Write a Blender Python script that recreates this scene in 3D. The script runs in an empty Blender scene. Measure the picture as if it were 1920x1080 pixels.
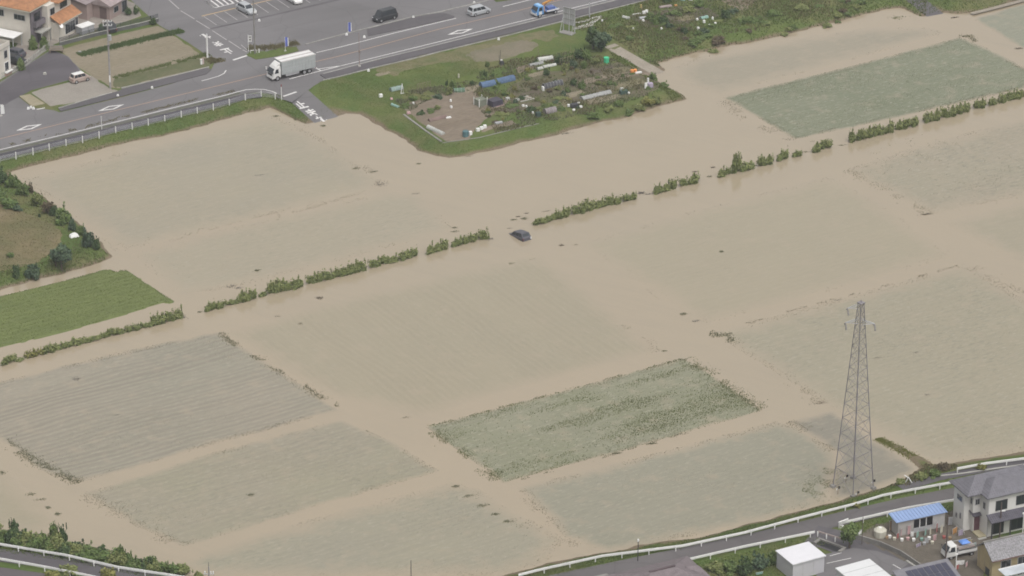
import bpy, math, random
import numpy as np
from mathutils import Vector, Matrix

# ------------------------------------------------------------------ camera, world, light
S = bpy.context.scene
C = S.collection
F = 7180.0; PITCH = math.atan(3380/7180); CH = 241.5       # focal length (px at 1920), pitch down, height
cd = bpy.data.cameras.new('camera'); cam = bpy.data.objects.new('camera', cd); C.objects.link(cam)
cd.sensor_width = 36; cd.lens = F/1920*36; cd.clip_start = 5; cd.clip_end = 9000
cam.location = (0, 0, CH); cam.rotation_euler = (math.pi/2-PITCH, 0, 0)
S.camera = cam
w = bpy.data.worlds.new('World'); S.world = w; w.use_nodes = True
nt = w.node_tree; bg = nt.nodes['Background']
sky = nt.nodes.new('ShaderNodeTexSky'); sky.sky_type = 'NISHITA'; sky.sun_disc = False
SUN_EL, SUN_ROT = math.radians(62), math.radians(150)
sky.sun_elevation = SUN_EL; sky.sun_rotation = SUN_ROT
sky.air_density = 1.0; sky.dust_density = 6.0
hs = nt.nodes.new('ShaderNodeHueSaturation'); hs.inputs['Saturation'].default_value = 0.08
nt.links.new(sky.outputs[0], hs.inputs['Color']); nt.links.new(hs.outputs[0], bg.inputs[0])
bg.inputs[1].default_value = 0.15
sl = bpy.data.lights.new('sun', 'SUN'); so = bpy.data.objects.new('sun', sl); C.objects.link(so)
sl.energy = 0.55; sl.angle = math.radians(25); sl.color = (1, .965, .92)
sd = Vector((math.sin(SUN_ROT)*math.cos(SUN_EL), math.cos(SUN_ROT)*math.cos(SUN_EL), math.sin(SUN_EL)))
so.rotation_euler = sd.to_track_quat('Z', 'Y').to_euler(); so.location = (0, 500, 300)
S.view_settings.view_transform = 'Standard'; S.view_settings.look = 'None'
S.view_settings.gamma = 1; S.view_settings.use_curve_mapping = False
S.view_settings.exposure = 0.34
HAZE = 0.00013
S.cycles.pixel_filter_type = 'BLACKMAN_HARRIS'; S.cycles.filter_width = 1.75

# ------------------------------------------------------------------ helpers
ALPHA = math.radians(32.2)                                   # direction of the field grid
ZL = 1.0; ZB = 0.8                                           # heights of the dry land above the flood
random.seed(7); R = random.Random(11)

def G(x, y, z=0.0):
    """where the photograph's point (x, y) lies on the level plane z"""
    dx = (x-960)/F; v = (y-540)/F
    dy = math.cos(PITCH)-v*math.sin(PITCH); dz = -math.sin(PITCH)-v*math.cos(PITCH)
    t = (CH-z)/-dz
    return (dx*t, dy*t)

def PW(pts, z=0.0): return [G(x, y, z) for x, y in pts]

_h = np.random.RandomState(5).rand(256, 256)
def vnoise(x, y, s, seed=0):
    x = np.asarray(x)/s+seed*17.3; y = np.asarray(y)/s+seed*9.7
    xi = np.floor(x).astype(int); yi = np.floor(y).astype(int); fx = x-xi; fy = y-yi
    fx = fx*fx*(3-2*fx); fy = fy*fy*(3-2*fy)
    g = lambda a, b: _h[a % 256, b % 256]
    return (g(xi, yi)*(1-fx)+g(xi+1, yi)*fx)*(1-fy)+(g(xi, yi+1)*(1-fx)+g(xi+1, yi+1)*fx)*fy
def fbm(x, y, s, seed=0): return (vnoise(x, y, s, seed)+.5*vnoise(x, y, s/2.1, seed+1)+.25*vnoise(x, y, s/4.3, seed+2))/1.75

def sdist(px, py, poly):
    """signed distance to a polygon, positive inside"""
    P = np.asarray(poly); n = len(P); d = np.full(px.shape, 1e9); ins = np.zeros(px.shape, bool)
    for i in range(n):
        ax, ay = P[i]; bx, by = P[(i+1) % n]; ex, ey = bx-ax, by-ay
        L2 = ex*ex+ey*ey+1e-9
        t = np.clip(((px-ax)*ex+(py-ay)*ey)/L2, 0, 1)
        d = np.minimum(d, (px-ax-t*ex)**2+(py-ay-t*ey)**2)
        c = ((ay > py) != (by > py)) & (px < (bx-ax)*(py-ay)/(by-ay+1e-12)+ax)
        ins ^= c
    return np.where(ins, 1, -1)*np.sqrt(d)

def link(o, parent=None):
    C.objects.link(o)
    if parent is not None: o.parent = parent
    return o
def tag(o, label=None, cat=None, group=None, kind=None):
    if label: o['label'] = label
    if cat: o['category'] = cat
    if group: o['group'] = group
    if kind: o['kind'] = kind
    return o
def T(name, label, cat, loc, rz=0.0, group=None):
    o = bpy.data.objects.new(name, None); o.empty_display_size = .3
    o.location = loc; o.rotation_euler = (0, 0, rz); link(o)
    return tag(o, label, cat, group)
def tree_copy(o, parent=None):
    c = o.copy(); C.objects.link(c)
    if parent is not None: c.parent = parent
    for ch in list(o.children): tree_copy(ch, c)
    return c

def mesh_np(name, v, f, m=None, attrs=None, smooth=False):
    me = bpy.data.meshes.new(name); v = np.asarray(v, np.float32); f = np.asarray(f, np.int32)
    k = f.shape[1]
    me.vertices.add(len(v)); me.vertices.foreach_set('co', v.ravel())
    me.loops.add(f.size); me.loops.foreach_set('vertex_index', f.ravel())
    me.polygons.add(len(f)); me.polygons.foreach_set('loop_start', np.arange(0, f.size, k, dtype=np.int32))
    me.polygons.foreach_set('loop_total', np.full(len(f), k, np.int32))
    for a, val in (attrs or {}).items():
        at = me.attributes.new(a, 'FLOAT', 'POINT'); at.data.foreach_set('value', np.asarray(val, np.float32))
    me.update(); me.validate()
    if smooth: me.polygons.foreach_set('use_smooth', np.ones(len(f), bool))
    if m: me.materials.append(m)
    return me

class MB:
    def __init__(s): s.v = []; s.f = []
    def add(s, v, f):
        n = len(s.v); s.v += [tuple(p) for p in v]; s.f += [tuple(i+n for i in q) for q in f]; return s
    def box(s, x0, x1, y0, y1, z0, z1):
        return s.frus(x0, x1, y0, y1, z0, x0, x1, y0, y1, z1)
    def frus(s, x0, x1, y0, y1, z0, a0, a1, b0, b1, z1):
        return s.add([(x0,y0,z0),(x1,y0,z0),(x1,y1,z0),(x0,y1,z0),(a0,b0,z1),(a1,b0,z1),(a1,b1,z1),(a0,b1,z1)],
                     [(0,3,2,1),(4,5,6,7),(0,1,5,4),(1,2,6,5),(2,3,7,6),(3,0,4,7)])
    def tube(s, p0, p1, r0, r1=None, n=8):
        r1 = r0 if r1 is None else r1
        p0 = Vector(p0); p1 = Vector(p1); d = (p1-p0).normalized()
        a = d.orthogonal().normalized(); b = d.cross(a)
        v = []
        for p, r in ((p0, r0), (p1, r1)):
            for k in range(n):
                t = 2*math.pi*k/n; v.append(p+a*r*math.cos(t)+b*r*math.sin(t))
        f = [(k, (k+1) % n, n+(k+1) % n, n+k) for k in range(n)]+[tuple(range(n))[::-1], tuple(range(n, 2*n))]
        return s.add(v, f)
    def beam(s, p0, p1, wd, ht, up=(0,0,1)):
        p0 = Vector(p0); p1 = Vector(p1); d = (p1-p0).normalized(); u = Vector(up)
        a = d.cross(u)
        a = d.orthogonal().normalized() if a.length < 1e-4 else a.normalized()
        b = a.cross(d).normalized()
        v = [p+a*sa*wd/2+b*sb*ht/2 for p in (p0, p1) for sa, sb in ((-1,-1),(1,-1),(1,1),(-1,1))]
        return s.add(v, [(0,1,2,3),(7,6,5,4),(0,4,5,1),(1,5,6,2),(2,6,7,3),(3,7,4,0)])
    def prism(s, pts, z0, z1):
        n = len(pts)
        v = [(x, y, z0) for x, y in pts]+[(x, y, z1) for x, y in pts]
        return s.add(v, [tuple(range(n))[::-1], tuple(range(n, 2*n))]+[(k, (k+1) % n, n+(k+1) % n, n+k) for k in range(n)])
    def quad(s, a, b, c, d, t=0.0):
        """plate a-b-c-d with thickness t along its normal"""
        a, b, c, d = map(Vector, (a, b, c, d)); nn = (b-a).cross(d-a).normalized()*t
        if t == 0: return s.add([a,b,c,d], [(0,1,2,3)])
        return s.add([a,b,c,d,a+nn,b+nn,c+nn,d+nn], [(3,2,1,0),(4,5,6,7),(0,1,5,4),(1,2,6,5),(2,3,7,6),(3,0,4,7)])
    def ext(s, prof, y0, y1):
        """x-z profile extruded along y"""
        n = len(prof); v = [(x, y0, z) for x, z in prof]+[(x, y1, z) for x, z in prof]
        return s.add(v, [tuple(range(n)), tuple(range(n, 2*n))[::-1]]+[((k+1) % n, k, n+k, n+(k+1) % n) for k in range(n)])
    def mesh(s, name, m=None, smooth=False):
        me = bpy.data.meshes.new(name); me.from_pydata([tuple(p) for p in s.v], [], s.f); me.update()
        if m: me.materials.append(m)
        if smooth:
            me.polygons.foreach_set('use_smooth', np.ones(len(me.polygons), bool))
        return me
    def obj(s, name, m, parent=None, bevel=0.0, smooth=False, loc=None):
        me = s.mesh(name, m, smooth)
        o = link(bpy.data.objects.new(name, me), parent)
        if loc is not None: o.location = loc
        if bevel:
            b = o.modifiers.new('bevel', 'BEVEL'); b.width = bevel; b.segments = 2; b.limit_method = 'ANGLE'
        return o

def inst(name, me, parent=None, loc=(0,0,0), rz=0.0, sc=(1,1,1)):
    o = bpy.data.objects.new(name, me); o.location = loc; o.rotation_euler = (0,0,rz); o.scale = sc
    return link(o, parent)

# ------------------------------------------------------------------ materials
def srgb(r, g, b):
    f = lambda c: (c/255/12.92) if c/255 <= .04045 else ((c/255+.055)/1.055)**2.4
    return (f(r), f(g), f(b))
class NB:
    def __init__(s, name):
        s.m = bpy.data.materials.new(name); s.m.use_nodes = True; s.t = s.m.node_tree
        s.b = s.t.nodes['Principled BSDF']; s.pos = s.t.nodes.new('ShaderNodeNewGeometry').outputs['Position']
    def n(s, typ, **k):
        q = s.t.nodes.new(typ)
        for a, b in k.items(): setattr(q, a, b)
        return q
    def l(s, a, b): s.t.links.new(a, b)
    def mapped(s, rot=0.0, scale=(1,1,1)):
        # rotate first, then stretch
        a = s.n('ShaderNodeVectorRotate', rotation_type='Z_AXIS'); a.inputs['Angle'].default_value = rot
        s.l(s.pos, a.inputs['Vector'])
        m = s.n('ShaderNodeVectorMath', operation='MULTIPLY'); m.inputs[1].default_value = scale
        s.l(a.outputs[0], m.inputs[0]); return m.outputs[0]
    def noise(s, scale, vec=None, detail=3, rough=.55, lo=.35, hi=.65):
        q = s.n('ShaderNodeTexNoise'); q.inputs['Scale'].default_value = scale; q.inputs['Detail'].default_value = detail
        q.inputs['Roughness'].default_value = rough; s.l(vec or s.pos, q.inputs['Vector'])
        r = s.n('ShaderNodeMapRange'); r.inputs[1].default_value = lo; r.inputs[2].default_value = hi
        s.l(q.outputs[0], r.inputs[0]); return r.outputs[0]
    def mix(s, f, a, b):
        q = s.n('ShaderNodeMix', data_type='RGBA')
        for sock, val in ((q.inputs[0], f), (q.inputs[6], a), (q.inputs[7], b)):
            if hasattr(val, 'is_output'): s.l(val, sock)
            elif isinstance(val, (int, float)): sock.default_value = val
            else: sock.default_value = (*val, 1)
        return q.outputs[2]
    def math(s, op, a, b=0.0):
        q = s.n('ShaderNodeMath', operation=op, use_clamp=False)
        for i, val in enumerate((a, b)):
            if hasattr(val, 'is_output'): s.l(val, q.inputs[i])
            else: q.inputs[i].default_value = val
        return q.outputs[0]
    def attr(s, nm):
        q = s.n('ShaderNodeAttribute'); q.attribute_name = nm; return q.outputs['Fac']
    def bump(s, h, strength=.3, dist=.05):
        q = s.n('ShaderNodeBump'); q.inputs['Strength'].default_value = strength; q.inputs['Distance'].default_value = dist
        s.l(h, q.inputs['Height']); s.l(q.outputs[0], s.b.inputs['Normal'])
    def col(s, c):
        if hasattr(c, 'is_output'): s.l(c, s.b.inputs['Base Color'])
        else: s.b.inputs['Base Color'].default_value = (*c, 1)
    def rough(s, r): s.b.inputs['Roughness'].default_value = r

def mul(c, k): return tuple(min(1, x*k) for x in c)
def M(name, c, rough=.75, var=.18, scale=1.2, bump=0.0, metal=0.0, spec=.4):
    q = NB(name)
    f = q.noise(scale, detail=5)
    g = q.noise(scale*.13, detail=2)
    f2 = q.math('ADD', q.math('MULTIPLY', f, .6), q.math('MULTIPLY', g, .4))
    q.col(q.mix(f2, mul(c, 1-var), mul(c, 1+var))); q.rough(rough)
    q.b.inputs['Metallic'].default_value = metal; q.b.inputs['Specular IOR Level'].default_value = spec
    if bump: q.bump(f, bump)
    return q.m
def M2(name, c1, c2, s1=.25, s2=2.5, rough=.9, c3=None, bump=.0, aniso=None, lo=.38, hi=.62):
    """patches of two or three colours"""
    q = NB(name)
    v = q.mapped(-ALPHA, aniso) if aniso else None
    f = q.noise(s1, v, detail=4, lo=lo, hi=hi); g = q.noise(s2, v, detail=3, lo=.3, hi=.7)
    cc = q.mix(f, c1, c2)
    if c3: cc = q.mix(q.math('MULTIPLY', q.noise(s1*1.7, v, detail=5, lo=.5, hi=.68), .85), cc, c3)
    cc = q.mix(q.math('MULTIPLY', g, .5), cc, mul(c1, .6)) 
    q.col(cc); q.rough(rough); q.b.inputs['Specular IOR Level'].default_value = .15
    if bump: q.bump(g, bump, .15)
    return q.m
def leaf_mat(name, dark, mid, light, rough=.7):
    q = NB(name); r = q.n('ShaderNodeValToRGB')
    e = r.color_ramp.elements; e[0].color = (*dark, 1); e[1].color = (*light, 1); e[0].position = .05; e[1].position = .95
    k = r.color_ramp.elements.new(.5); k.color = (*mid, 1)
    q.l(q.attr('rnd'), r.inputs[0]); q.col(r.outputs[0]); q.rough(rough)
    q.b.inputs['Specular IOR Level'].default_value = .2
    return q.m

WATER = (.318, .258, .18)
def water_color(q):
    big = q.noise(.012, detail=3, lo=.35, hi=.65)
    med = q.noise(.07, q.mapped(-ALPHA, (.3, 1, 1)), detail=6, rough=.65, lo=.3, hi=.7)
    c = q.mix(big, mul(WATER, 1.03), (.31, .258, .183))
    c = q.mix(q.math('MULTIPLY', med, .5), c, (.29, .241, .172))
    flow = q.noise(.5, q.mapped(-ALPHA+1.1, (.12, 1, 1)), detail=5, rough=.65, lo=.42, hi=.7)
    c = q.mix(q.math('MULTIPLY', q.math('MULTIPLY', flow, q.noise(.04, detail=3, lo=.4, hi=.6)), .3), c, (.25, .216, .16))
    c = q.mix(q.math('MULTIPLY', q.noise(1.6, detail=4, rough=.7, lo=.3, hi=.7), .22), c, (.262, .224, .163))
    return c
def water_mat():
    q = NB('muddy_flood_water'); q.col(water_color(q)); q.rough(.04); q.b.inputs['IOR'].default_value = 1.45; q.b.inputs['Specular IOR Level'].default_value = .8
    rip = q.math('ADD', q.noise(.5, q.mapped(-.3, (.5, 1, 1)), detail=4, lo=.3, hi=.7), q.math('MULTIPLY', q.noise(2.5, detail=3, lo=.3, hi=.7), .3))
    q.bump(rip, .3, .012)
    return q.m
W = water_mat()

def field_mat(name, c1, c2, strength=.8, rows=0.0, along='A', speck=.3, rough=.16, dark=(.12,.125,.09)):
    """flooded paddy: silt laden water over crop rows; colour fades to the open water at the edges"""
    q = NB(name)
    rot = -ALPHA if along == 'A' else -ALPHA+math.pi/2
    v = q.mapped(rot, (.07, 1, 1)); v2 = q.mapped(rot, (.35, 1, 1))
    c1 = mul(c1, .86); c2 = mul(c2, .86); c1 = (c1[0], c1[1], c1[2]*.92); c2 = (c2[0], c2[1], c2[2]*.92); base = q.mix(q.noise(.05, detail=3), c1, c2)
    streak = q.noise(1.2, v, detail=5, lo=.3, hi=.7)
    base = q.mix(q.math('MULTIPLY', streak, .45), base, mul(c1, .86))
    fine = q.noise(1.9, v2, detail=5, rough=.75, lo=.49, hi=.63); lite = q.noise(2.3, v2, detail=4, rough=.7, lo=.54, hi=.66)
    base = q.mix(q.math('MULTIPLY', lite, min(.8, speck*.8)), base, (.36,.33,.26))
    patch_ = q.math('ADD', q.math('MULTIPLY', q.noise(.07, detail=4, lo=.4, hi=.62), .8), .2)
    base = q.mix(q.math('MULTIPLY', q.math('MULTIPLY', fine, patch_), speck*.75), base, dark)
    if rows:
        sx = q.n('ShaderNodeSeparateXYZ'); q.l(q.mapped(rot, (1, 1, 1)), sx.inputs[0])
        wv = q.math('SINE', q.math('ADD', q.math('MULTIPLY', sx.outputs[1], 2*math.pi/1.15), q.math('MULTIPLY', q.noise(.12, v2, detail=4), 7)))
        wv = q.math('MULTIPLY', q.math('ADD', q.math('MULTIPLY', wv, .5), .5), rows)
        base = q.mix(q.math('MULTIPLY', wv, q.noise(.2, v, detail=3, lo=.3, hi=.6)), base, mul(c1, .72))
    e = q.math('MULTIPLY', q.math('MINIMUM', q.math('MULTIPLY', q.attr('edge'), q.math('ADD', q.noise(.35, detail=4, lo=.3, hi=.7), .6)), 1.0), strength)
    q.col(q.mix(e, water_color(q), base)); q.l(q.math('ADD', q.math('MULTIPLY', q.math('MINIMUM', e, 1.0), rough*.6), .04), q.b.inputs['Roughness']); q.b.inputs['IOR'].default_value = 1.45; q.b.inputs['Specular IOR Level'].default_value = .8
    q.bump(q.noise(2.5, v2, detail=4, lo=.3, hi=.7), .35, .02)
    return q.m

def land_mat(name, c1, c2, c3, mud=(.16,.125,.085)):
    q = NB(name)
    f = q.noise(.16, detail=5, lo=.38, hi=.62); g = q.noise(2.0, detail=5, rough=.7, lo=.3, hi=.7)
    c = q.mix(f, c1, c2); c = q.mix(q.math('MULTIPLY', q.noise(.09, detail=4, lo=.48, hi=.62), .85), c, c3)
    c = q.mix(q.math('MULTIPLY', g, .45), c, mul(c1, .55))
    sx = q.n('ShaderNodeSeparateXYZ'); q.l(q.pos, sx.inputs[0])
    r = q.n('ShaderNodeMapRange'); r.inputs[1].default_value = .05; r.inputs[2].default_value = .3
    q.l(q.math('ADD', sx.outputs[2], q.math('MULTIPLY', f, -.12)), r.inputs[0])
    q.col(q.mix(r.outputs[0], mud, c)); q.rough(.95); q.b.inputs['Specular IOR Level'].default_value = .1
    q.bump(g, .5, .15)
    return q.m
def asphalt_mat(name, c, var=.12):
    q = NB(name)
    f = q.noise(.12, q.mapped(-ALPHA, (.25, 1, 1)), detail=5); g = q.noise(9, detail=2)
    cc = q.mix(f, mul(c, 1-var), mul(c, 1+var)); cc = q.mix(q.math('MULTIPLY', g, .25), cc, mul(c, .75))
    cc = q.mix(q.math('MULTIPLY', q.noise(.35, q.mapped(-ALPHA, (.12, 1, 1)), detail=4, rough=.6, lo=.45, hi=.7), .4), cc, mul(c, .78))
    cc = q.mix(q.math('MULTIPLY', q.noise(.05, detail=2, lo=.52, hi=.56), .22), cc, mul(c, 1.3))
    crack = q.n('ShaderNodeTexVoronoi', feature='DISTANCE_TO_EDGE'); crack.inputs['Scale'].default_value = .09
    dv = q.n('ShaderNodeVectorMath', operation='ADD')
    nn = q.n('ShaderNodeTexNoise'); nn.inputs['Scale'].default_value = .5; q.l(q.pos, nn.inputs['Vector'])
    q.l(q.pos, dv.inputs[0]); q.l(nn.outputs[1], dv.inputs[1]); q.l(dv.outputs[0], crack.inputs['Vector'])
    cr = q.n('ShaderNodeMapRange'); cr.inputs[1].default_value = .004; cr.inputs[2].default_value = .012
    cr.inputs[3].default_value = .35; cr.inputs[4].default_value = 0; q.l(crack.outputs['Distance'], cr.inputs[0])
    cc = q.mix(cr.outputs[0], cc, mul(c, .6))
    q.col(cc); q.rough(.8); q.b.inputs['Specular IOR Level'].default_value = .3
    return q.m

m_asph = asphalt_mat('asphalt', (.143,.136,.138)); m_asph_d = asphalt_mat('dark_asphalt', (.092,.085,.09), .2)
m_lot = asphalt_mat('parking_asphalt', (.145,.137,.139))
def paint_mat(name, c, wear=.45):
    q = NB(name); q.col(q.mix(q.math('MULTIPLY', q.noise(2.5, detail=6, rough=.7, lo=.45, hi=.75), wear), c, (.17,.163,.165)))
    q.rough(.6); return q.m
m_white = paint_mat('road_paint_white', (.62,.6,.58)); m_faint = paint_mat('worn_paint', (.36,.34,.33), .7)
m_orange = paint_mat('road_paint_orange', (.33,.215,.15), .6)
m_grass = land_mat('bank_grass', (.08,.118,.034), (.115,.14,.045), (.15,.14,.065))
m_grass2 = land_mat('verge_grass', (.075,.115,.03), (.105,.13,.04), (.135,.12,.055))
m_conc = M('concrete', (.34,.33,.3), var=.2); m_conc_d = M('old_concrete', (.2,.19,.175), var=.25)
m_kerb = M('kerb_stone', (.27,.26,.24), var=.25)
m_galv = M('galvanised_steel', (.42,.42,.43), .5, metal=.3); m_whitep = M('white_paint', (.68,.67,.65), .5, var=.08)
m_steel = M('lattice_steel', (.19,.175,.185), .6); m_dark = M('dark_metal', (.045,.045,.05), .5)
m_black = M('black_rubber', (.02,.02,.021), .8); m_glass = M('dark_glass', (.025,.03,.036), .12, var=.3, spec=.6)
m_rim = M('wheel_rim', (.45,.45,.46), .35, metal=.6)
m_red = M('red_plastic', (.2,.03,.03), .4); m_lamp = M('lamp_lens', (.7,.7,.72), .2)
m_wood = M('weathered_wood', (.22,.17,.12), var=.3); m_bark = M('bark', (.09,.07,.055), var=.3)

# ------------------------------------------------------------------ ground, water, land
def ngon(name, poly, z, m, kind='structure', parent=None, thick=0.0):
    b = MB()
    if thick: b.prism(poly, z-thick, z)
    else: b.add([(x, y, z) for x, y in poly], [tuple(range(len(poly)))])
    me = b.mesh(name, m)
    if thick == 0 and me.polygons[0].normal.z < 0: me.flip_normals()
    o = link(bpy.data.objects.new(name, me), parent)
    if kind and parent is None: o['kind'] = kind
    return o
ngon('ground', [(-4000,-3000),(4000,-3000),(4000,6000),(-4000,6000)], -1.6, M('deep_mud', (.2,.16,.11)))
ngon('flood_water', [(-1500,-1500),(1500,-1500),(1500,2500),(-1500,2500)], 0.0, W)

L1 = PW([(-500,672),(0,542),(67,523),(120,512),(183,493),(215,480),(188,450),(160,428),(138,407),(103,383),(63,357),(40,340),(17,323),
  (67,309),(145,291),(217,273),(320,250),(403,228),(480,209.5),(512,203),(533,204),(562,218),(585,230),(600,224),(627,214),(640,212),
  (673,215),(707,230),(757,259),(790,281),(815,292),(840,295.5),(865,293),(893,286),(940,279),(985,266),(1040,253),(1087,240),(1110,233),
  (1160,225),(1202,212),(1235,200),(1267,192),(1290,187),(1280,177),(1262,166),(1243,155),(1230,143),(1222,130),(1219,118),(1233,117),(1308,98),
  (1367,87),(1420,78),(1473,65),(1580,37),(1663,16),(1697,14),(1723,23),(1747,30),(1790,27),(1820,24),(1847,18),(1920,0),(2500,-130)])
L1 += [(400, 900), (-400, 900), (-400, 380)]
L2 = PW([(-600,860),(0,1003),(90,1014),(200,1042),(280,1066),(340,1078),(400,1084),(600,1087),(800,1087),(940,1080),(1010,1060),(1060,1050),
  (1180,1028),(1280,1012),(1397,986),(1497,958),(1545,945),(1600,930),(1650,914),(1675,906),(1698,897),(1714,887),(1724,877),(1700,860),(1672,842),(1643,824),(1652,816),(1702,843),(1750,872),(1790,867),(1920,847),(2500,720)])
L2 += [(300, 250), (-300, 250)]

RAMPS = []      # (start, end, half width, z at start, z at end)
def ramp(a, b, hw, z0, z1): RAMPS.append((np.array(a), np.array(b), hw, z0, z1))
ramp(G(548,178,1), G(622,232,0), 3.6, 1.0, -.22)
ramp(G(1150,92,.9), G(1262,150,0), 2.3, .85, -.3)
ramp(G(1700,-14,1), G(1762,34,0), 2.6, 1.0, -.2)

def height(px, py, raw=False):
    px = np.asarray(px, float); py = np.asarray(py, float)
    z = np.full(px.shape, -.7)
    for poly, top, slope in ((L1, ZL, .42), (L2, ZB, .30)):
        d = sdist(px, py, poly)
        dn = d+(fbm(px, py, 2.2, 3)-.5)*1.1+(vnoise(px, py, 8, 6)-.5)*.9
        zz = np.where(d > 8, top, np.minimum(top, dn*slope+(fbm(px, py, 1.3, 8)-.5)*.12))
        z = np.maximum(z, np.maximum(zz, -.7))
    for a, b, hw, z0, z1 in RAMPS:
        e = b-a; L = np.hypot(*e); u = e/L
        t = ((px-a[0])*u[0]+(py-a[1])*u[1])/L; s = np.abs(-(px-a[0])*u[1]+(py-a[1])*u[0])
        rz = z0+(z1-z0)*np.clip(t, 0, 1); wgt = np.clip((hw+1.2-s)/1.2, 0, 1)
        k = (t > 0) & (t < 1.25) & (s < hw+1.2)
        z = np.where(k, z*(1-wgt)+np.minimum(z+3, rz)*wgt, z)
    return z
def hz(x, y): return float(height(np.array([x]), np.array([y]))[0])

def grid_obj(name, x0, x1, y0, y1, cell, m):
    xs = np.arange(x0, x1+cell, cell); ys = np.arange(y0, y1+cell, cell)
    X, Y = np.meshgrid(xs, ys); Z = height(X, Y)
    keep = Z > -.45
    nx = len(xs); idx = np.arange(X.size).reshape(X.shape)
    a, b, c, d = idx[:-1,:-1], idx[:-1,1:], idx[1:,1:], idx[1:,:-1]
    k = keep[:-1,:-1] | keep[:-1,1:] | keep[1:,1:] | keep[1:,:-1]
    f = np.stack([a[k], b[k], c[k], d[k]], 1)
    u, inv = np.unique(f, return_inverse=True)
    v = np.stack([X.ravel()[u], Y.ravel()[u], Z.ravel()[u]], 1)
    me = mesh_np(name, v, inv.reshape(f.shape), m, smooth=True)
    o = link(bpy.data.objects.new(name, me)); o['kind'] = 'structure'; return o
grid_obj('upper_bank', -130, 150, 500, 690, .55, m_grass)
grid_obj('lower_bank', -110, 120, 395, 468, .55, m_grass2)
ngon('far_ground', [(-390,690.4),(390,690.4),(390,1500),(-390,1500)], .99, m_grass)
ngon('near_ground', [(-290,100),(290,100),(290,394.8),(-290,394.8)], .79, m_grass2)

def patch(name, poly, m, base=0.0, off=.012, cell=.6, wob=.5, relief=None, seed=1, fade=3.0, drape=False, kind='structure', parent=None):
    """an uneven sheet lying on water or land; its rim dips below the surface it lies on"""
    P = np.array(poly); ca, sa = math.cos(ALPHA), math.sin(ALPHA)
    U = P[:,0]*ca+P[:,1]*sa; V = -P[:,0]*sa+P[:,1]*ca
    us = np.arange(U.min()-1.5, U.max()+1.5, cell); vs = np.arange(V.min()-1.5, V.max()+1.5, cell)
    UU, VV = np.meshgrid(us, vs); X = UU*ca-VV*sa; Y = UU*sa+VV*ca
    d = sdist(X, Y, poly)+(fbm(X, Y, 2.4, seed)-.5)*2*wob
    hgt = height(X, Y) if drape else base
    z = hgt+np.where(d > 0, off, off-(.22 if off > .025 else .05)*np.minimum(-d, 1)-off*.9)
    if relief: z = z+relief(UU, VV)*np.clip(d/1.0, 0, 1)
    keep = d > -.25
    idx = np.arange(X.size).reshape(X.shape)
    a, b, c, e = idx[:-1,:-1], idx[:-1,1:], idx[1:,1:], idx[1:,:-1]
    k = keep[:-1,:-1] | keep[:-1,1:] | keep[1:,1:] | keep[1:,:-1]
    f = np.stack([a[k], b[k], c[k], e[k]], 1)
    u, inv = np.unique(f, return_inverse=True)
    v = np.stack([X.ravel()[u], Y.ravel()[u], np.broadcast_to(z, X.shape).ravel()[u]], 1)
    me = mesh_np(name, v, inv.reshape(f.shape), m, {'edge': np.clip(d/fade, 0, 1).ravel()[u]}, smooth=True)
    o = link(bpy.data.objects.new(name, me), parent)
    if parent is None and kind: o['kind'] = kind
    return o

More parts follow.
